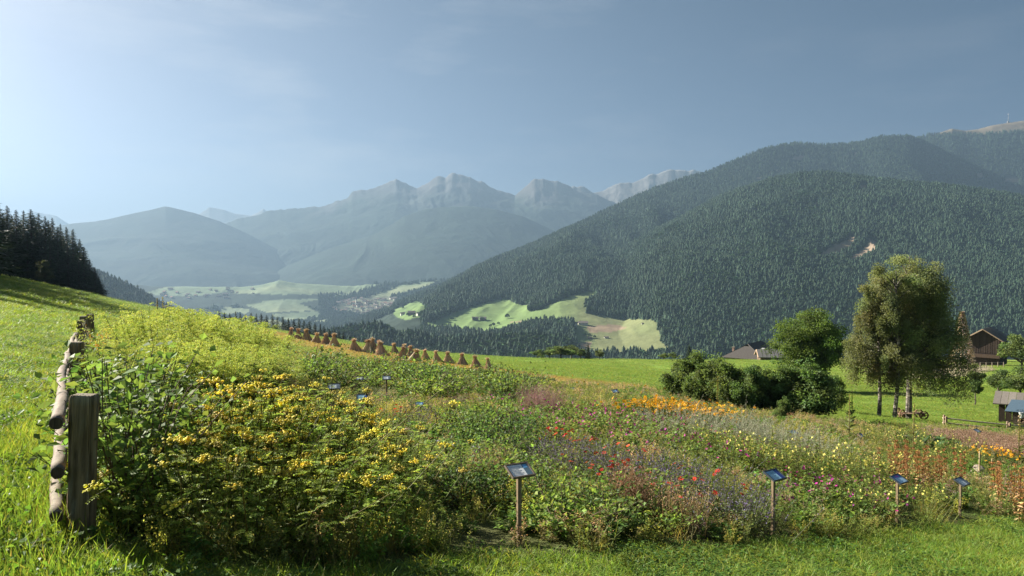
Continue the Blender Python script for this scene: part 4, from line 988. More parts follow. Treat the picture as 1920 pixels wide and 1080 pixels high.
x, y, z = at_dist(84, 200); tree('small_tree', pale, (x, y, z), 0, .8, 'small pale leafy tree standing before the dark spruce wood', 'tree')
# ---- spruces rising behind the crest of the meadow
tops = [(307, 574), (335, 577), (352, 581), (372, 583), (395, 588), (410, 581), (420, 585), (430, 586), (441, 583), (450, 587), (460, 589), (470, 586), (480, 587), (489, 586), (499, 590), (510, 588), (519, 592), (530, 593), (540, 596), (550, 597), (560, 595), (569, 599), (580, 601), (590, 604), (600, 606), (607, 609), (617, 616), (625, 615), (635, 618), (643, 620), (655, 627), (664, 631), (672, 630), (682, 632), (692, 634), (425, 592), (455, 596), (495, 597), (535, 602), (575, 607), (630, 624)]
for q, (px, py) in enumerate(tops):
    spruce_at(px, py, 300 + (q * 37) % 60, SPR[q % 4] if q % 5 else LAR, 'dark spruce whose top shows above the meadow crest', 'spruces behind the meadow crest', 1.75)
# ---- the three birches
M_bir, nt, b = newmat('birch_bark')
tc = nt.nodes.new('ShaderNodeTexCoord'); mp = nt.nodes.new('ShaderNodeMapping'); mp.inputs['Scale'].default_value = (1.5, 1.5, 6); L_(nt, tc.outputs['Object'], mp.inputs[0])
f = noise_(nt, 1.6, 6, .7, mp.outputs[0]); k = maprange(nt, f, .40, .52, 0, 1)
L_(nt, mixc(nt, k, (.36, .31, .25), (.05, .042, .036)), b.inputs['Base Color']); b.inputs['Roughness'].default_value = .8; bump(nt, f, b, .6, .03)
BC = (.17, .19, .088)
BX = .88
xb, yb, zb = at_ground(1703, 786)
big = broadleaf(101, 10.3, [(q_[0] * BX, q_[1], q_[2], q_[3] * BX, q_[4], q_[5]) for q_ in [(-.1, 0, 8.2, 1.9, 1.6, 1.6), (1.1, 0, 7.2, 1.7, 1.6, 1.6), (-1.2, 0, 7.4, 1.5, 1.5, 1.5), (-.1, 0, 7.5, 2.0, 1.8, 1.7), (-1.6, 0, 5.4, 1.7, 1.6, 1.7), (.2, -.3, 6.3, 1.8, 1.6, 1.8), (-1.0, 0, 6.5, 1.9, 1.8, 2.2), (1.2, .2, 6.4, 1.75, 1.8, 2.0), (.4, 0, 4.6, 2.7, 2.3, 1.9), (2.0, .2, 4.0, 1.6, 1.6, 1.9), (-1.3, -.3, 4.4, 1.6, 1.6, 1.7), (2.5, 0, 2.7, 1.4, 1.4, 1.2), (1.0, -.6, 2.8, 1.6, 1.2, 1.1), (2.3, .2, 5.2, 1.3, 1.4, 1.5)]],
                .155, 88000, .095, BC, .5, 310, .52, ((0, 0), ), (.5, .46, .4), M_bir, .66, .05, .75)
SB = (ray(1705, 456)[1] * yb - zb) / 9.9
tree('birch_tree', big, (xb, yb, zb), 0, SB, 'largest birch, right of the three, with a wide weeping crown reaching low on the right', 'tree')
xb2, yb2, zb2 = at_ground(1648, 781)
b2 = broadleaf(102, 8, [(-.25, 0, 6.2, 1.1, 1.2, 1.7), (-.5, 0, 4.4, 1.35, 1.3, 1.7), (.2, 0, 3.0, 1.2, 1.2, 1.0), (-1.3, 0, 3.4, .9, 1, 1.2)], .10, 26000, .095, BC, .5, 70, .38, ((0, 0), ), (.5, .46, .4), M_bir, .66, .05, .7)
tree('birch_tree', b2, (xb2, yb2, zb2), 0, SB * yb2 / yb, 'leftmost of the three birches, with the thinnest pale trunk', 'tree')
xb3, yb3, zb3 = at_ground(1676, 785)
b3 = broadleaf(103, 9, [(-.2, .2, 7.4, 1.2, 1.2, 1.5), (0, .2, 5.4, 1.5, 1.4, 1.7), (.1, .1, 3.2, 1.3, 1.3, 1.0)], .115, 24000, .095, BC, .5, 70, .38, ((0, 0), ), (.5, .46, .4), M_bir, .66, .05, .7)
tree('birch_tree', b3, (xb3, yb3, zb3), 0, SB * yb3 / yb, 'middle birch, its trunk standing between the other two', 'tree')
# ---- round tree and the elder bushes
x, y, z = at_dist(1519, 72)
rt = broadleaf(110, 7, [(0, 0, 4.3, 3.0, 2.8, 2.5), (-.9, 0, 3.2, 2.6, 2.4, 1.8), (1.1, 0, 3.4, 2.2, 2.3, 2.0), (.2, -.3, 5.4, 1.9, 1.9, 1.3)], .16, 36000, .17, (.10, .16, .04), .3, 260, .62, low=.2)
top = z + 6.75; want = ray(1519, 583)[1] * y - z
tree('round_tree', rt, (x, y, z), 0, (want / 6.75 * 1.0,) * 3, 'dense round dark green tree between the elder bushes and the birches', 'tree')
EL = [broadleaf(120 + i, 3.2, [(0, 0, 1.75, 1.25, 1.1, 1.25), (-.8, .1, 1.1, .95, .9, .95), (.85, -.1, 1.15, .95, .9, 1.0), (.1, 0, 2.5, .75, .7, .6), (.55 - .4 * i, .2, 2.75, .28, .28, .5), (-.7, 0, 2.2 + .2 * i, .35, .35, .55), (1.35, 0, 1.7 - .2 * i, .4, .4, .5), (-1.3, 0, .9 + .2 * i, .4, .4, .45)], .05, 14000, .14, (.105, .155, .05), .3, 120, .38, ((0, 0), (.2, .1)), low=.03, limb=.06) for i in range(3)]
for q, (px, base, top, w_, lab) in enumerate([(1295, 752, 664, .95, 'leftmost elder bush of the row, tallest at its top beside the orange flowers'), (1352, 763, 676, .95, 'second elder bush from the left, behind the orange flower bed'),
                                              (1408, 772, 692, .9, 'low elder bush in the middle of the row, dipping below its neighbours'), (1462, 778, 690, 1.0, 'fourth elder bush, standing in front of the round tree'),
                                              (1520, 786, 688, 1.15, 'wide elder bush spreading towards the birches at the right end of the row'), (1322, 758, 685, .9, 'elder bush squeezed between the two leftmost ones'), (1382, 766, 692, .9, 'elder bush filling the gap left of the low middle one'), (1436, 774, 698, .9, 'low elder bush right of the middle of the row'), (1492, 782, 696, .95, 'elder bush filling the gap below the round tree'), (1562, 770, 705, .9, 'rightmost elder bush with a drooping branch beside the left birch'), (1470, 795, 750, .7, 'small low bush at the foot of the elder row')]):
    x, y, z = at_ground(px, base); H = ray(px, top)[1] * y - z; s = H / 3.05
    tree('elder_bush', EL[q % 3], (x, y, z), q * 1.9, (s * w_ * 1.1, s * w_ * 1.1, s), lab, 'bush', 'elder bushes')
# ---- small trees and bushes further right and on the crest
FT = [broadleaf(140 + i, 3, [(0, 0, 2.0, .95, .95, .9), (-.5, 0, 1.5, .7, .7, .6), (.55, 0, 1.6, .7, .7, .6)], .07, 5200, .15, (.115, .155, .055), .3, 34, .36, low=.25, limb=.09) for i in range(2)]
def put(proto, px, base, top, w_, unitH, name, lab, cat, group=None, Y=None):
    x, y, z = at_dist(px, Y) if Y else at_ground(px, base)
    H = ray(px, top)[1] * y - z; s = H / unitH
    return tree(name, proto, (x, y, z), px * .37, (s * w_, s * w_, s), lab, cat, group)
slim = broadleaf(150, 3, [(0, 0, 2.1, .5, .5, .85), (.05, 0, 1.4, .45, .45, .5)], .05, 3200, .14, (.115, .155, .055), .3, 22, .25, low=.3)
put(slim, 1828, 760, 688, 1., 2.9, 'young_tree', 'slim young tree with a thin stem between the big birch and the fruit trees', 'tree')
put(FT[0], 1872, 748, 692, 1.2, 2.85, 'fruit_tree', 'spreading fruit tree on the grass behind the shed roof', 'tree')
put(FT[1], 1912, 752, 690, 1.3, 2.85, 'fruit_tree', 'fruit tree cut by the right edge above the blue canopy', 'tree')
put(FT[0], 1915, 700, 628, 1.3, 2.85, 'fruit_tree', 'yellowish leafy tree by the barn at the right edge', 'tree')
put(FT[0], 1862, 678, 638, 1.7, 2.85, 'garden_bush', 'bush hiding the middle of the wooden barn wall', 'bush')
put(FT[1], 1836, 676, 643, 1.5, 2.85, 'garden_bush', 'round bush in front of the wooden barn wall', 'bush')
put(FT[0], 1880, 672, 634, 1.5, 2.85, 'garden_bush', 'bush at the right corner of the wooden barn', 'bush')
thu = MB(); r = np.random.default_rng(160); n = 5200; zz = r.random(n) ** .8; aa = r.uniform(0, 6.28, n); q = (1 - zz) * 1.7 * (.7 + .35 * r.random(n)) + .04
tc_ = np.where((np.cos(aa) + .5 * r.normal(size=n) < -.4)[:, None], vary((.78, .64, .56), n, .3, .1, r), vary((.07, .085, .035), n, .3, .1, r))  # pale pinkish leaves towards one side, dark green on the rest
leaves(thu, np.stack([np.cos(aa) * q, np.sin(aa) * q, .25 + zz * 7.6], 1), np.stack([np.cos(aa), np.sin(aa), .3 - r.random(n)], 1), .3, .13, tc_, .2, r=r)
tt_ = MB(); tube(tt_, [(0, 0, -.2), (0, 0, 7.6)], [.14, .02], (.12, .09, .07), 7)
put([('trunk', tt_.mesh('conifer_trunk', M_bark)), ('crown', thu.mesh('conifer_crown', M_leaf))], 1805, 668, 584, 1.0, 7.85, 'pale_conifer', 'conical conifer with pale pinkish foliage on its left side next to the barn', 'tree', Y=150)
for q, (px, top, Y, w_) in enumerate([(1008, 655, 203, 1.3), (1030, 652, 208, 1.3), (1052, 649, 205, 1.4), (1072, 648, 210, 1.4), (1090, 654, 204, 1.2), (1125, 656, 206, 1.1), (1245, 662, 212, 1.2), (1262, 661, 214, 1.2), (1015, 662, 198, 1.3)]):
    put(FT[q % 2], px, 0, top, w_ * 1.5, 2.85, 'field_shrub', 'shrub in the dark thicket on the crest of the far meadow', 'bush', 'shrubs on the meadow crest', Y)
put(SPR[1], 1103, 0, 643, 1.5, 1., 'field_conifer', 'upright dark tree standing out of the thicket on the meadow crest', 'tree', Y=208)
put(SPR[2], 1293, 0, 645, 1.9, 1., 'field_conifer', 'dark pointed tree behind the leftmost elder bush', 'tree', Y=150)
# lone trees in the far hay meadows
def at_land(px, py):
    yy = np.geomspace(1000, 9000, 4000); dx, dz = ray(px, py); k = np.nonzero(dz * yy <= land_z(np.full_like(yy, dx), yy))[0]
    y = yy[k[0]] if len(k) else 2500.; return float(dx * y), float(y), float(land_z(np.array([dx]), np.array([y]))[0])
for q, (px, py, h) in enumerate([(952, 597, 13), (847, 600, 9), (755, 579, 10), (1006, 600, 8), (935, 609, 8), (926, 612, 10), (920, 614, 9), (1095, 630, 9), (1105, 633, 9), (1115, 634, 7), (905, 601, 10), (890, 601, 9), (765, 593, 11), (776, 596, 9), (790, 596, 10), (1098, 609, 8), (815, 607, 8), (862, 620, 10)]):
    x, y, z = at_land(px, py); o = obj('meadow_tree', FARP[5 + q % 3], None, (x, y, z), q * 1.1, (h * 1.1, h * 1.1, h)); tag(o, 'lone leafy tree in the hay meadows below the forest', 'tree', 'trees in the far hay meadows')
# ================================================================== BUILT THINGS
WOODC = (.20, .15, .105)
# ---- rail fence on the left
def fence_post(p, h, wx, wy, lean, parent, name='post'):
    """squared timber, weathered: rounded corners, splits along the grain, a worn domed top"""
    r = np.random.default_rng(int(abs(p[0] * 100)) + 5); mb = MB(); k, n = 64, 30; zs = np.concatenate([np.linspace(-.25, h - .02, n - 3), [h - .008, h - .001, h]])
    a = np.arange(k) * 2 * math.pi / k; ex = .28; sx = np.sign(np.cos(a)) * np.abs(np.cos(a)) ** ex; sy = np.sign(np.sin(a)) * np.abs(np.sin(a)) ** ex
    per = np.cumsum(np.r_[0, np.hypot(np.diff(sx), np.diff(sy))]); A_, Z_ = np.meshgrid(per * 9, zs)
    gr = fbm(A_ * 1.6 + 3, Z_ * 1.3 + 7, 3); cr = np.clip(1 - np.abs(fbm(A_ * .9 + 20, Z_ * 1.1, 3)) * 9, 0, 1)
    off = .006 * gr - .012 * cr; tp = np.where(zs > h - .02, [0] * (n - 3) + [.012, .03, .05], 0)[:, None]
    wob = .004 * np.sin(zs * 5 + 1)[:, None]
    X_ = sx * (wx / 2 - tp * wx * 2) * (1 + .05 * (zs < h * .3)[:, None]) + sx * off + wob; Y_ = sy * (wy / 2 - tp * wy * 2) + sy * off
    v = np.stack([X_, Y_, np.broadcast_to(zs[:, None], X_.shape)], -1).reshape(-1, 3)
    col = np.array((.23, .165, .10)) * (1 + .35 * fbm(A_ * 2, Z_ * .8, 3))[..., None]; col = col * (1 - .5 * cr[..., None]); li = np.clip(fbm(A_ * .7 + 9, Z_ * 6, 4) * 2 - .3 + (Z_ > h - .03), 0, 1)[..., None]
    col = (col * (1 - li * .5) + np.array((.30, .29, .24)) * li * .5).reshape(-1, 3)
    f = []
    for i in range(n - 1):
        for q in range(k):
            b0, b1 = i * k + q, i * k + (q + 1) % k; f += [[b0, b1, b1 + k], [b0, b1 + k, b0 + k]]
    v = np.vstack([v, [[v[-k:, 0].mean(), v[-k:, 1].mean(), h + .003]]]); col = np.vstack([col, [[.24, .22, .18]]])
    f += [[(n - 1) * k + q, (n - 1) * k + (q + 1) % k, n * k] for q in range(k)]
    mb.add(v, f, np.clip(col, .01, 1))
    return obj(name, mb.mesh('fence_post', M_wood, True), parent, p, (0, lean, .12))
posts = [(150, 1004, .13, .10, .05), (144, 742, .15, .12, .02), (153, 652, .16, .13, 0.), (158, 634, .2, .16, 0.), (170, 622, .2, .16, 0.)]
fp = []
fx, fy_, fz = at_ground(150, 1004)
fe = empty('rail_fence', (fx, fy_, fz)); tag(fe, 'weathered wooden rail fence of round logs on square posts climbing along the meadow edge', 'fence')
O = Vector((fx, fy_, fz))
hs_ = [.825, .72, .68, .66, .62]
for (px, py, wx, wy, ln), h in zip(posts, hs_):
    x, y, z = at_ground(px, py); fp.append((x, y, z)); fence_post(Vector((x, y, z)) - O, h, wx, wy, ln, fe)
r = np.random.default_rng(77)
for i in range(4):
    a, b_ = np.array(fp[i]), np.array(fp[i + 1]); d = unit(b_ - a); ln = np.linalg.norm(b_ - a); side = np.array([-.125 if i == 0 else -.115, 0, 0])
    for j, hz in enumerate((.64, .35, .10) if i == 0 else (.50, .26, .04)):
        mb = MB(); A = a + side - d * (.16 if i == 0 else .12) + [0, 0, hz + .04] + np.array([-.012 * j, 0, 0]); B = b_ + side + d * .1 + [0, 0, hz * .85]
        n = 40; t = np.linspace(0, 1, n)[:, None]; P = A * (1 - t) + B * t + np.concatenate([r.normal(size=(n, 2)) * .0015 + .012 * np.sin(t * 9 + j), r.normal(size=(n, 1)) * .001 - .03 * t * (1 - t) + .01 * np.sin(t * 13 + i * 2 + j)], 1)
        rad = (.038 if i < 2 else .037) * (1 + .16 * fbm(np.arange(n) * .35 + 9 * j + 31 * i, np.zeros(n), 3))
        tube(mb, P - np.array(O), rad, vary((.175, .135, .10), 16 * n + 2, .16, .05, r), 16, True, rough=.07, r=r)
        o = obj('rail', mb.mesh('fence_rail', M_log, True), fe)
        if i == 0:
            e_ = MB(); tube(e_, [P[0] - np.array(O) - d * .004, P[0] - np.array(O) + d * .002], [rad[0] * .9] * 2, (.085, .06, .045), 12)
            obj('cut_end', e_.mesh('rail_cut_end', M_wood), o)

# ---- plant signs
def sign_parts(style):
    pm = MB(); box(pm, (-.02, -.016, -.12), (.02, .016, .5), (.26, .19, .12), None, 0, .003)
    fm = MB(); W, D = .12, .09
    rim = (.12, .095, .075) if style == 0 else (.035, .045, .055)
    for lo, hi in [((-W, -D, 0), (W, -D + .012, .022)), ((-W, D - .012, 0), (W, D, .022)), ((-W, -D + .012, 0), (-W + .012, D - .012, .022)), ((W - .012, -D + .012, 0), (W, D - .012, .022))]: box(fm, lo, hi, rim)
    box(fm, (-W + .012, -D + .012, .003), (W - .012, D - .012, .01), rim)
    sm = MB(); base = [(.80, .80, .78), (.30, .52, .66), (.34, .52, .68), (.58, .64, .68)][style]
    def q(x0, y0, x1, y1, z, c): box(sm, (x0, y0, .0135), (x1, y1, z), c)
    q(-W + .016, -D + .016, W - .016, D - .016, .0145, base)
    if style != 2: q(.042, -D + .018, W - .02, D - .018, .0155, [(.10, .16, .20), (.03, .06, .22), 0, (.10, .13, .16)][style]); q(.05, .02, .09, .062, .0162, [(.13, .36, .62), (.05, .11, .36), 0, (.2, .25, .3)][style])
    else: q(-W + .018, .028, W - .018, D - .018, .0155, (.04, .16, .42)); q(-.03, .03, .05, D - .022, .0162, (.38, .1, .42))
    for k in range(7): q(-W + .026, .045 - k * .017, .02 - (k * 37 % 5) * .008, .0495 - k * .017, .0158, tuple(np.array(base) * .55))
    return pm.mesh('sign_post', M_wood), fm.mesh('sign_frame', M_plain), sm.mesh('sign_sheet', M_print)
SG = [sign_parts(i) for i in range(4)]
def sign(px, base, rot, style, label, h=None, tilt=R(27), s=1., top=None):
    x, y, z = at_ground(px, base)
    hh = .5 if top is None else (ray(px, top)[1] * y - z)
    o = empty('plant_sign', (x, y, z), rot); tag(o, label, 'sign', 'plant signs in the garden')
    pm, fm, sm = SG[style]; po = obj('post', pm, o, None, None, (s, s, hh / .5))
    fo = obj('frame', fm, o, (0, -.012, hh - .012), (tilt, 0, 0), s); obj('printed_sheet', sm, fo)
sign(973, 1018, R(30), 0, 'nearest plant sign, white sheet with a dark photo strip in a brown wooden frame', top=880, s=.83)
sign(1449, 1003, R(34), 1, 'plant sign with a blue sheet and dark frame in front of the violet sage', top=889, s=.78)
sign(1682, 980, R(36), 2, 'plant sign with a blue and purple sheet before the rust brown stalks', top=897, s=.8)
sign(1800, 972, R(36), 3, 'plant sign with a grey sheet and dark strip, right of the blue and purple one', top=902, s=.8)
for px, top, base, st, rot, lab in [(627, 724, 773, 3, 12, 'tallest of the small signs behind the tansy, on a dark post'), (680, 744, 775, 1, 10, 'small sign with a blue sheet low among grass right of the tall dark post'), (675, 709, 726, 3, 10, 'small sign in front of the dense green row below the straw shocks'),
                                    (725, 708, 742, 3, 12, 'small sign on a thin post beside a leafy bush below the straw shocks'), (788, 757, 772, 1, 14, 'small blue sign just above the red zinnias and dusky spikes'),
                                    (1075, 729, 743, 1, 18, 'tiny blue sign left of a close pair beneath the far sunflowers'), (1086, 732, 746, 1, 18, 'tiny blue sign right of a close pair beneath the far sunflowers'), (1153, 733, 756, 1, 20, 'tiny blue sign on a dark post left of the orange coneflowers'), (1189, 754, 775, 1, 20, 'tiny sign standing in the left end of the orange coneflowers'),
                                    (1201, 775, 796, 1, 20, 'tiny blue sign below the left end of the orange coneflowers'), (1382, 798, 818, 1, 25, 'tiny blue sign just right of and below the orange coneflowers'), (1487, 810, 828, 1, 28, 'tiny blue sign amid the silver wormwood below the elder bushes'),
                                    (1612, 816, 836, 1, 30, 'tiny sign at the right end of the silver wormwood'), (1702, 819, 840, 1, 32, 'tiny blue sign above the large leaved plants'), (1760, 820, 840, 1, 32, 'tiny blue sign between the pink bed and the rail fence, left of two more'), (1808, 818, 838, 1, 34, 'tiny blue sign left of the tallest thin sign by the pasture fence'),
                                    (1831, 807, 838, 3, 34, 'thin tall sign by the pasture fence, the highest of those at the pink bed'), (1799, 832, 852, 1, 34, 'tiny dark blue sign standing in the pink bed')]:
    sign(px, base, R(rot), st, lab, top=top, s=.95)
for px, base, top, lab in [(1836, 905, 846, 'pale thin wooden stake beside the boulder'), (1860, 890, 860, 'pale stake right of the boulder')]:
    x, y, z = at_ground(px, base); h = ray(px, top)[1] * y - z; mb = MB(); box(mb, (-.012, -.012, -.1), (.012, .012, h), (.36, .29, .16), None, 0, .004); tag(obj('wooden_stake', mb.mesh('wooden_stake', M_wood), None, (x, y, z)), lab, 'stake')

# ---- stones in the beds
def boulder(seed, s):
    import bmesh
    bm = bmesh.new(); bmesh.ops.create_icosphere(bm, subdivisions=4, radius=1); r = np.random.default_rng(seed); o = r.uniform(0, 50)
    co = np.array([q.co[:] for q in bm.verts]); d = 1 + .35 * fbm(co[:, 0] * 1.1 + o, co[:, 1] * 1.1 + co[:, 2] * .8, 4) + .12 * fbm(co[:, 2] * 4 + o, co[:, 0] * 4, 3)
    co = co * d[:, None] * s; f = [[q.index for q in fc.verts] for fc in bm.faces]; bm.free(); return co, f
for q, (px, py, s, c, lab) in enumerate([(762, 822, (.13, .1, .1), (.40, .30, .25), 'pinkish rounded stone, leftmost at the edge of the herb bed'), (818, 840, (.14, .1, .075), (.26, .26, .29), 'flat grey stone lying right of the pinkish stone'), (854, 850, (.08, .07, .08), (.24, .26, .24), 'small grey green stone between the flat and the dark stones'),
                                         (893, 868, (.13, .1, .15), (.19, .18, .185), 'dark upright stone, rightmost in the row of bed stones'), (1836, 893, (.2, .16, .15), (.26, .21, .17), 'pale rounded boulder by the stakes near the pink bed')]):
    x, y, z = at_ground(px, py); mb = MB(); v, f = boulder(q + 3, np.array(s)); mb.add(v, f, c)
    tag(obj('stone', mb.mesh('stone', M_rock, True), None, (x, y, z + s[2] * .45), q), lab, 'stone')

# ---- straw shocks
def shock(seed):
    r = np.random.default_rng(seed); b_ = MB(); t = MB(); tie = MB(); H = 1.; n = 620
    lean = np.array([r.normal() * .05, r.normal() * .04, 0])
    a = r.uniform(0, 6.28, n); q = .40 * (1 + .12 * np.sin(a * 3 + seed) + .1 * r.normal(size=n)) * r.random(n) ** .22
    B = np.stack([np.cos(a) * q, np.sin(a) * q, np.zeros(n) - .02], 1); neck = np.array([0, 0, .72]) + lean
    T = neck + np.stack([np.cos(a) * .075, np.sin(a) * .075, r.normal(size=n) * .04], 1) * (.6 + .5 * r.random((n, 1)))
    mid = B * .52 + T * .48 + np.stack([np.cos(a) * .0, np.sin(a) * .0, 0 * a], 1)
    c = vary((.50, .39, .26), n, .35, .08, r); sticks(b_, B, mid, .016, .012, c); sticks(b_, mid, T, .012, .009, c)
    # dense heart of the bundle
    tube(b_, [(0, 0, -.02), (0, 0, .3), tuple(neck)], [.32, .18, .05], (.36, .28, .19), 12, rough=.1, r=r)
    m_ = 260; D = rdir(m_, r) * [.75, .75, .5] + [.1, 0, .8]; P = neck + np.array([0, 0, .02]) + rdir(m_, r) * .075
    blades(t, P, D, r.uniform(.12, .26, m_), .03, vary((.56, .43, .28), m_, .35, .1, r), .9, r=r)
    th = np.linspace(0, 6.28, 17); tube(tie, np.stack([np.cos(th) * .098 + neck[0], np.sin(th) * .098 + neck[1], np.full(17, neck[2] - .01)], 1), .014, (.30, .19, .09), 5, False)
    return [('straw_stalks', b_.mesh('straw_stalks', M_straw)), ('seed_heads', t.mesh('straw_seed_heads', M_straw)), ('straw_band', tie.mesh('straw_band', M_straw))]
SHK = [shock(i) for i in range(4)]
sl_ = [(258, 295, 70, 'leftmost straw shock at the upper end of the stubble row'), (315, 308, 75, 'second straw shock from the left end of the row'), (378, 318, 80, 'third straw shock from the left, last of the close trio'), (450, 334, 72, 'fourth straw shock, first after a small gap behind the trio'),
       (522, 348, 80, 'fifth straw shock, broad, left of the tall narrow one'), (585, 362, 92, 'tallest straw shock of the first six, at their right end'), (742, 396, 86, 'straw shock alone in the gap, its top bent over to the left'), (840, 412, 92, 'broad straw shock in front of one with a ragged top'),
       (872, 384, 80, 'straw shock with a ragged windblown top half hidden behind a broad one'), (925, 398, 76, 'straw shock half hidden behind a tall pointed one'), (940, 430, 96, 'tall pointed straw shock in the middle of the row'), (1045, 418, 74, 'straw shock right of the tall pointed one, set back'),
       (1095, 456, 88, 'straw shock at the front left of the cluster of five'), (1120, 418, 70, 'straw shock peeping out behind the front left one of the cluster'), (1166, 440, 78, 'straw shock behind the widest one in the cluster'), (1186, 474, 86, 'widest straw shock at the front of the cluster'),
       (1268, 460, 72, 'straw shock just right of the cluster, sixth from the right end'), (1356, 474, 76, 'fifth straw shock from the right end of the row'), (1440, 487, 80, 'fourth straw shock from the right end of the row'), (1546, 503, 82, 'third straw shock from the right end of the row'), (1650, 521, 86, 'second straw shock from the right end of the row'), (1742, 536, 82, 'rightmost straw shock at the lower end of the row')]
for q, (zx, zy, hz, lab) in enumerate(sl_):
    px, py = 480 + zx / 4, 560 + zy / 4; x, y, z = at_ground(px, py); H = hz / 4 * y / FPX * 1.26; w_ = [1.06, .98, 1.1, 1.][q % 4] * (1.2 if q in (7, 15) else 1)
    o = empty('straw_shock', (x, y, z - .02), q * 2.1, (H * w_ * (.9 + .07 * (q * 5 % 4)), H * w_, H)); o.rotation_euler = (.09 * math.sin(q * 2.3), .1 * math.cos(q * 3.7), q * 2.1); tag(o, lab, 'straw shock', 'straw shocks in a row on the stubble')
    for pn, me in SHK[q % 4]: obj(pn, me, o)

# ---- farm buildings at the crest and on the right
def gable_house(name, loc, rz, W, L, hw, hr, over, wallc, roofc, label, cat='barn', wm=None, boards=True, hip=False):
    """gable end faces -y, ridge along y"""
    o = empty(name, loc, rz); tag(o, label, cat)
    wl = MB(); t = .25
    poly3(wl, [(-W / 2, 0, 0), (W / 2, 0, 0), (W / 2, 0, hw), (0, 0, hw + hr - .1), (-W / 2, 0, hw)], wallc); poly3(wl, [(W / 2, L, 0), (-W / 2, L, 0), (-W / 2, L, hw), (0, L, hw + hr - .1), (W / 2, L, hw)], wallc)
    poly3(wl, [(-W / 2, L, 0), (-W / 2, 0, 0), (-W / 2, 0, hw), (-W / 2, L, hw)], wallc); poly3(wl, [(W / 2, 0, 0), (W / 2, L, 0), (W / 2, L, hw), (W / 2, 0, hw)], wallc)
    if boards:
        n = int(W / .5)
        for k in range(n):
            x0 = -W / 2 + (k + .5) * W / n; z1 = hw + hr * (1 - abs(x0) / (W / 2)) - .35
            box(wl, (x0 - .2, -.06, hw * .45), (x0 + .2, -.003, z1), tuple(np.array(wallc) * (.8 + .4 * ((k * 7) % 5) / 5)))
    obj('wall', wl.mesh(name + '_wall', wm or M_wood), o)
    k = hr / (W / 2); e = over; rf = MB()
    for sgn in (-1, 1):
        p = [(0, -e, hw + hr + .1), (sgn * (W / 2 + e), -e, hw - k * e + .1), (sgn * (W / 2 + e), L + e, hw - k * e + .1), (0, L + e, hw + hr + .1)]
        if sgn < 0: p = p[::-1]
        slab(rf, p if sgn < 0 else p, .22, roofc)
        for j in range(1, int(L / 1.2)):
            y = -e + j * 1.2; q0 = np.array([sgn * .05, y, hw + hr + .11]); q1 = np.array([sgn * (W / 2 + e), y, hw - k * e + .11]); sticks(rf, q0, q1, .07, .07, np.array(roofc) * .65)
    ro = obj('roof', rf.mesh(name + '_roof', M_roof), o)
    bg_ = MB()
    for sgn in (-1, 1): sticks(bg_, (0, -e - .06, hw + hr - .02), (sgn * (W / 2 + e), -e - .06, hw - k * e - .02), .16, .16, (.36, .26, .18))
    obj('barge_board', bg_.mesh(name + '_barge_board', M_wood), ro)
    return o
x, y, z = at_dist(1846, 195); z = float(ground_z(x, y))
bo = gable_house('wooden_barn', (x, y, z), R(-44), 7.4, 9, (ray(1846, 634)[1] * y - z), 2.4, 1.0, (.045, .032, .025), (.12, .115, .115), 'dark wooden barn with a low gable and striped dark roof at the right edge')
db = MB(); box(db, (-1.3, -.09, 0), (1.3, -.02, 2.4), (.05, .035, .025)); obj('door', db.mesh('barn_door', M_wood), bo)
bb_ = MB(); box(bb_, (-3.9, -1.3, 2.2), (3.9, -.07, 2.35), (.07, .048, .034)); box(bb_, (-3.9, -1.3, 2.36), (3.9, -1.2, 3.1), (.07, .048, .034)); obj('balcony', bb_.mesh('barn_balcony', M_wood), bo)
def roof_only(name, px, Y, zrow_top, W, L, hw, hr, rz, wallc, roofc, label, hip=0.):
    x, y, z = at_dist(px, Y); zt = ray(px, zrow_top)[1] * Y; zb_ = zt - hw - hr
    return x, y, zb_
x, y, z0 = roof_only('', 1396, 246, 646, 15, 14, 3.5, 4.4, 0, 0, 0, '')
o = empty('farmhouse', (x, y, z0), R(-38)); tag(o, 'farmhouse with a big dark hipped roof seen over the edge of the meadow', 'house')
wl = MB(); box(wl, (-6.3, 0, -6), (6.3, 16, 3.6), (.45, .40, .33)); obj('wall', wl.mesh('farmhouse_wall', M_plaster), o)
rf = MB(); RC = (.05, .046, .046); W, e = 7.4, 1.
slab(rf, [(0, 3.5, 7.9), (-W, -e, 3.3), (-W, 17, 3.3), (0, 16.5, 7.9)][::-1], .25, (.075, .07, .07)); slab(rf, [(0, 3.5, 7.9), (W, -e, 3.3), (W, 17, 3.3), (0, 16.5, 7.9)][::1], .25, RC)  # sunlit tone put into the left slope's grey; right slope coloured darker
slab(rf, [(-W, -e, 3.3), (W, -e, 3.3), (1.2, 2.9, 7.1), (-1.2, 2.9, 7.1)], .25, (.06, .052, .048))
ro = obj('roof', rf.mesh('farmhouse_roof', M_roof), o)
dm = MB(); box(dm, (3.2, 7, 5.9), (4.2, 8.4, 6.25), (.5, .5, .5)); obj('skylight', dm.mesh('farmhouse_skylight', M_plain), ro)
ch = MB(); box(ch, (-5.2, 3, 3.5), (-4.5, 3.7, 6.3), (.3, .2, .16)); box(ch, (-5.3, 2.9, 6.3), (-4.4, 3.8, 6.5), (.2, .15, .13)); obj('chimney', ch.mesh('farmhouse_chimney', M_plaster), ro)
x, y, z0 = roof_only('', 1424, 236, 656, 9, 8, 2.2, 1.8, 0, 0, 0, '')
gable_house('low_barn', (x, y, z0), R(-100), 7., 8, 2.4, 1.7, .7, (.12, .085, .06), (.10, .098, .095), 'low barn with a pale grey roof next to the dark farmhouse roof', boards=False)
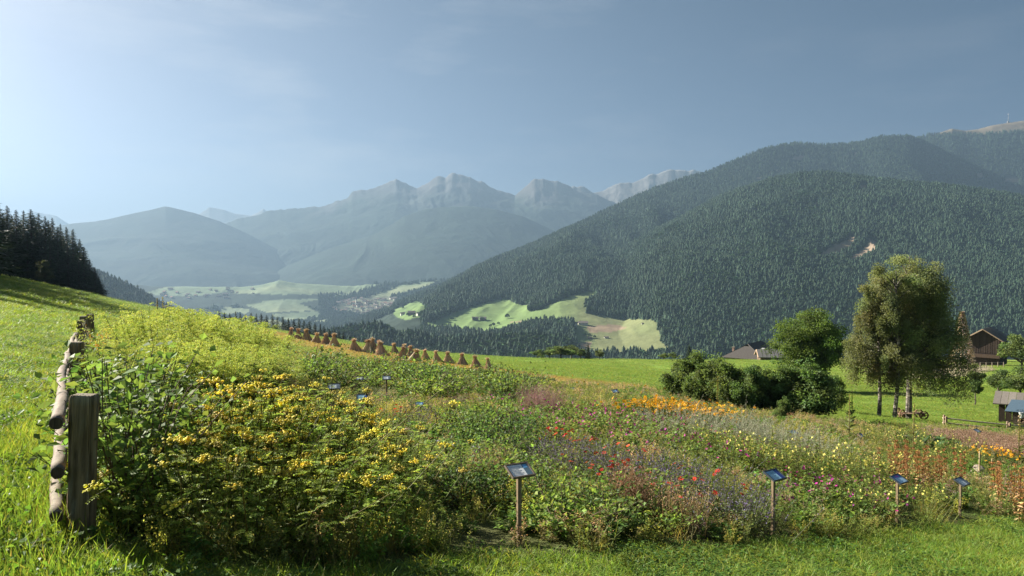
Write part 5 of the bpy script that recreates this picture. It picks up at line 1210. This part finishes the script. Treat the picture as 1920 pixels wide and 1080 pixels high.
# paling fence before the barn
x0, y0, z0 = at_dist(1795, 172); x1, y1, z1 = at_dist(1885, 180)
o = empty('paling_fence', (x0, y0, z0)); tag(o, 'thin post and rail fence below the wooden barn', 'fence')
A, B = np.array([x0, y0, z0]), np.array([x1, y1, z1]); rl = MB()
for k in range(9):
    p = A + (B - A) * k / 8 - A; p[2] = float(ground_z(*(A + p)[:2])) - z0; q = MB(); box(q, (-.07, -.07, -.2), (.07, .07, 1.25), (.22, .18, .14)); obj('post', q.mesh('paling_post', M_wood), o, p)
for h in (.55, 1.1): 
    q = MB(); sticks(q, (0, -.1, h), tuple(B - A + [0, -.1, h]), .05, .05, (.24, .2, .16)); obj('rail', q.mesh('paling_rail', M_wood), o)

# ---- pasture fence on the right
x0, y0, z0 = at_ground(1772, 801)
o = empty('pasture_fence', (x0, y0, z0)); tag(o, 'short fence of two pale poles between post pairs on the grass near the shed', 'fence')
A = np.array([x0, y0, z0]); x1, y1, z1 = at_ground(1891, 813); B = np.array([x1, y1, z1]); x2, y2, z2 = at_ground(1990, 822); Cx = np.array([x2, y2, z2]); hp = 20 * y0 / FPX
for k, P in enumerate((A, B, Cx)):
    for sgn in (-.06, .06):
        q = MB(); box(q, (-.045, -.035, -.2), (.045, .035, hp * (1.06 + .08 * (sgn > 0))), (.27, .19, .14), None, 0, .01); obj('post', q.mesh('pasture_post', M_wood), o, tuple(P - A + [0, sgn * 1.4, 0]))
for P, Q in ((A, B), (B, Cx)):
    dd = unit(Q - P)
    for h in (.42, .86):
        q = MB(); tube(q, [P - A - dd * .12 + [0, 0, h * hp], (P + Q) / 2 - A + [0, 0, h * hp - .02], Q - A + dd * .25 + [0, 0, h * hp * .97]], [.034, .038, .03], (.42, .34, .25), 7); obj('rail', q.mesh('pasture_rail', M_log), o)

# ---- shed with the blue canopy
x0, y0, z0 = at_ground(1872, 792)
o = empty('wooden_shed', (x0, y0, z0), R(-36)); tag(o, 'dark weathered shed with a sagging grey plank roof and a blue sheet canopy', 'shed'); S = .82 * y0 / 45.
wl = MB()
for k in range(9): box(wl, (0 + k * .42 * S, 0, -.2), ((k + 1) * .42 * S - .02, .08, 1.45 * S), tuple(np.array((.05, .038, .03)) * (.8 + .1 * (k % 4))))
for k in range(6): box(wl, (0, .08 + k * .4 * S, -.2), (.07, .46 * S + k * .4 * S, (1.45 + .04 * k) * S), (.055, .042, .033))
obj('wall', wl.mesh('shed_wall', M_wood), o)
rf = MB()
for k in range(10): slab(rf, [(-.35 * S + k * .46 * S, -.35 * S, (1.45 + .015 * (k % 3)) * S), (.09 * S + k * .46 * S, -.35 * S, (1.45 + .015 * (k % 3)) * S), (.09 * S + k * .46 * S, 2.6 * S, 1.98 * S), (-.35 * S + k * .46 * S, 2.6 * S, 1.98 * S)], .06, tuple(np.array((.17, .15, .13)) * (.85 + .12 * (k % 3))))
obj('roof', rf.mesh('shed_roof', M_wood), o)
cn_ = MB(); slab(cn_, [(.45 * S, -1.9 * S, 1.2 * S), (4.4 * S, -1.9 * S, 1.3 * S), (4.4 * S, -.3 * S, 1.92 * S), (.8 * S, -.3 * S, 1.84 * S)], .035, (.06, .095, .13)); ca = obj('canopy', cn_.mesh('shed_canopy', M_plain), o)
for xx in (1.1, 2.6, 4.2):
    q = MB(); box(q, (xx * S - .05, -1.75 * S, -.2), (xx * S + .05, -1.75 * S + .1, 1.19 * S), (.09, .07, .055)); obj('canopy_post', q.mesh('canopy_post', M_wood), ca)
q = MB(); 
for h in (.35, .75): box(q, (1.0 * S, -1.82 * S, h * S), (4.4 * S, -1.76 * S, h * S + .08), (.10, .075, .055))
obj('front_rail', q.mesh('shed_front_rail', M_wood), o)
lg = MB(); r = np.random.default_rng(8)
pl = Matrix.Rotation(R(-36), 4, 'Z')
for k in range(26):
    yy_ = -1.5 * S + r.uniform(0, .3); xx = (1.3 + (k % 9) * .28) * S; zz_ = .1 + (k // 9) * .2; tube(lg, [(xx, yy_, zz_), (xx, yy_ + 1.0, zz_)], .1 * S, (.20, .14, .09), 7)
tag(obj('log_stack', lg.mesh('log_stack', M_bark), None, (x0, y0, z0), R(-36)), 'stack of cut logs stored under the blue canopy of the shed', 'log stack')
bk = MB(); tube(bk, [(0, 0, 0), (0, 0, .3)], [.1, .13], (.55, .56, .56), 12); th = np.linspace(0, math.pi, 9); tube(bk, np.stack([np.cos(th) * .13, 0 * th, .3 + np.sin(th) * .16], 1), .008, (.3, .3, .3), 4, False)
pb = pl @ Vector((1.45 * S, -1.9 * S, 0)); tag(obj('bucket', bk.mesh('bucket', M_plain), None, (x0 + pb.x, y0 + pb.y, z0 + .83 * S)), 'pale metal bucket at the front rail of the shed', 'bucket')

# ---- old wooden cart under the birches
x0, y0, z0 = at_ground(1712, 788)
o = empty('wooden_cart', (x0, y0 + .4, z0), R(8), .8); tag(o, 'old wooden cart frame with brown wheels lying in the shade under the birches', 'cart')
def wheel(cx, cy, rad, tilt_):
    mb = MB(); th = np.linspace(0, 2 * math.pi, 21); tube(mb, np.stack([np.cos(th) * rad, np.sin(th) * 0 , np.sin(th) * rad], 1), .05, (.20, .115, .07), 6, False)
    for k in range(8): sticks(mb, (0, 0, 0), (math.cos(k * .785) * rad, 0, math.sin(k * .785) * rad), .025, .02, (.20, .12, .075))
    tube(mb, [(0, -.09, 0), (0, .09, 0)], .08, (.16, .10, .06), 8); return mb.mesh('cart_wheel', M_wood)
for cx, cy, rad, rz in [(-.62, -.15, .34, .5), (-.5, .5, .34, .5), (.95, -.2, .26, -.3), (1.05, .45, .26, -.3)]: obj('wheel', wheel(cx, cy, rad, 0), o, (cx, cy, rad * .95), (0, 0, rz))
bd = MB()
for k in range(4): box(bd, (-.7, -.1 + k * .16, .32), (1.2, .03 + k * .16, .37), (.27, .19, .13))
box(bd, (-.66, -.14, .24), (-.54, .6, .318), (.19, .12, .08)); box(bd, (.95, -.14, .24), (1.07, .6, .318), (.19, .12, .08)); obj('bed', bd.mesh('cart_bed', M_wood), o)

# ---- farms and the village in the valley
def far_house(w_, l, h, roof, wall, seed):
    mb = MB(); a = h * .55
    box(mb, (-w_ / 2, -l / 2, -2), (w_ / 2, l / 2, a), wall)
    e = .9; hr = h - a; 
    slab(mb, [(-w_ / 2 - e, -l / 2 - e, a), (w_ / 2 + e, -l / 2 - e, a), (w_ / 2 + e, 0, a + hr), (-w_ / 2 - e, 0, a + hr)], .4, roof); slab(mb, [(w_ / 2 + e, l / 2 + e, a), (-w_ / 2 - e, l / 2 + e, a), (-w_ / 2 - e, 0, a + hr), (w_ / 2 + e, 0, a + hr)], .4, roof)
    for sx in (-1, 1): poly3(mb, [(sx * w_ / 2, -l / 2, a), (sx * w_ / 2, l / 2, a), (sx * w_ / 2, 0, a + hr)], wall)
    for k in range(3): box(mb, (-w_ / 2 + (k + .5) * w_ / 3 - .5, -l / 2 - .05, a * .35), (-w_ / 2 + (k + .5) * w_ / 3 + .5, -l / 2 + .01, a * .7), (.06, .06, .07))
    return mb.mesh('far_house', M_plaster)
HS = [far_house(12, 10, 9, (.14, .10, .085), (.66, .62, .55), 0), far_house(16, 11, 9, (.10, .085, .08), (.16, .11, .08), 1), far_house(11, 9, 8, (.22, .11, .08), (.62, .6, .54), 2), far_house(20, 11, 8, (.15, .12, .11), (.5, .46, .4), 3)]
for px, py, k, s, rz, lab in [(755, 591, 0, 1.1, .3, 'white house at the left of the hamlet on the lower valley meadow'), (772, 590, 1, 1.2, .1, 'dark wooden barn between the two white houses of the hamlet'), (786, 592, 0, 1.1, .5, 'white house at the right of the hamlet, beside trees'),
                              (891, 600, 1, .95, .1, 'dark farmhouse in the middle of the green hillside meadow, left of the pair'), (906, 600, 1, .95, -.1, 'dark farm barn in the middle of the green hillside meadow, right of the pair'), (1078, 610, 0, .9, -.3, 'white walled farmhouse beneath a broad brown roof on the hillside'),
                              (1093, 609, 3, 1.1, .0, 'long brown roofed barn next to the white walled hillside farm'), (1137, 634, 3, .5, .1, 'small pale hut low on the hillside meadow'), (1106, 635, 1, .5, .2, 'small dark hut among bushes low on the hillside meadow'), (1205, 608, 0, .35, 0, 'tiny white hut near the forest edge on the hillside')]:
    x, y, z = at_land(px, py); tag(obj('farm_building', HS[k], None, (x, y, z), rz, s), lab, 'house')
r = np.random.default_rng(12); nh = 0
while nh < 95:
    px, py = r.uniform(605, 748), r.uniform(560, 594)
    if not inpoly(np.array([px]), np.array([py]), [(620, 582), (640, 564), (690, 557), (748, 557), (738, 580), (690, 593)])[0]: continue
    x, y, z = at_land(px, py)
    if y < 2600: nh += 1; continue
    tag(obj('village_house', HS[[0, 2, 0, 3][nh % 4]], None, (x, y, z), r.uniform(-.6, .6), r.uniform(.9, 1.5)), 'hazy white house with a dark roof in the valley village', 'house', 'houses of the valley village'); nh += 1
for q in range(26):
    px, py = r.uniform(300, 480), r.uniform(543, 560); x, y, z = at_land(px, py)
    tag(obj('village_house', HS[[0, 2, 3][q % 3]], None, (x, y, z), r.uniform(-.6, .6), r.uniform(.9, 1.5)), 'tiny house in the haze at the far valley bottom', 'house', 'houses at the far valley bottom')
x, y, z = at_land(668, 572); mb = MB(); box(mb, (-3, -3, -2), (3, 3, 30), (.72, .69, .62)); mb.add(np.array([(-3.5, -3.5, 30), (3.5, -3.5, 30), (3.5, 3.5, 30), (-3.5, 3.5, 30), (0, 0, 52)]), [[0, 1, 4], [1, 2, 4], [2, 3, 4], [3, 0, 4]], (.2, .12, .1)); box(mb, (3.02, -5, -2), (26, 6, 11), (.7, .67, .6))
slab(mb, [(3.02, -6, 11), (26.5, -6, 11), (26.5, .5, 19), (3.02, .5, 19)], .4, (.16, .12, .1)); slab(mb, [(26.5, 7, 11), (3.02, 7, 11), (3.02, .5, 19), (26.5, .5, 19)], .4, (.16, .12, .1))
tag(obj('village_church', mb.mesh('village_church', M_plaster), None, (x, y, z), .4), 'church with a pointed white tower in the valley village', 'church')
# transmitter on the summit
x, y = upx(1885) * 5800, 5800.; z = float(land_z(np.array([upx(1885)]), np.array([5800.]))[0])
mb = MB(); tube(mb, [(0, 0, -10), (0, 0, 40), (0, 0, 41), (0, 0, 66)], [2, 1.6, 1.2, .9], (.25, .24, .24), 8); box(mb, (-7, -5, -8), (7, 5, 3), (.22, .2, .19)); box(mb, (-3.5, -3.5, 56), (3.5, 3.5, 60), (.4, .38, .38))
tag(obj('transmitter_mast', mb.mesh('transmitter_mast', M_plain), None, (x, y, z)), 'thin transmitter mast on the bare summit at the right', 'mast')
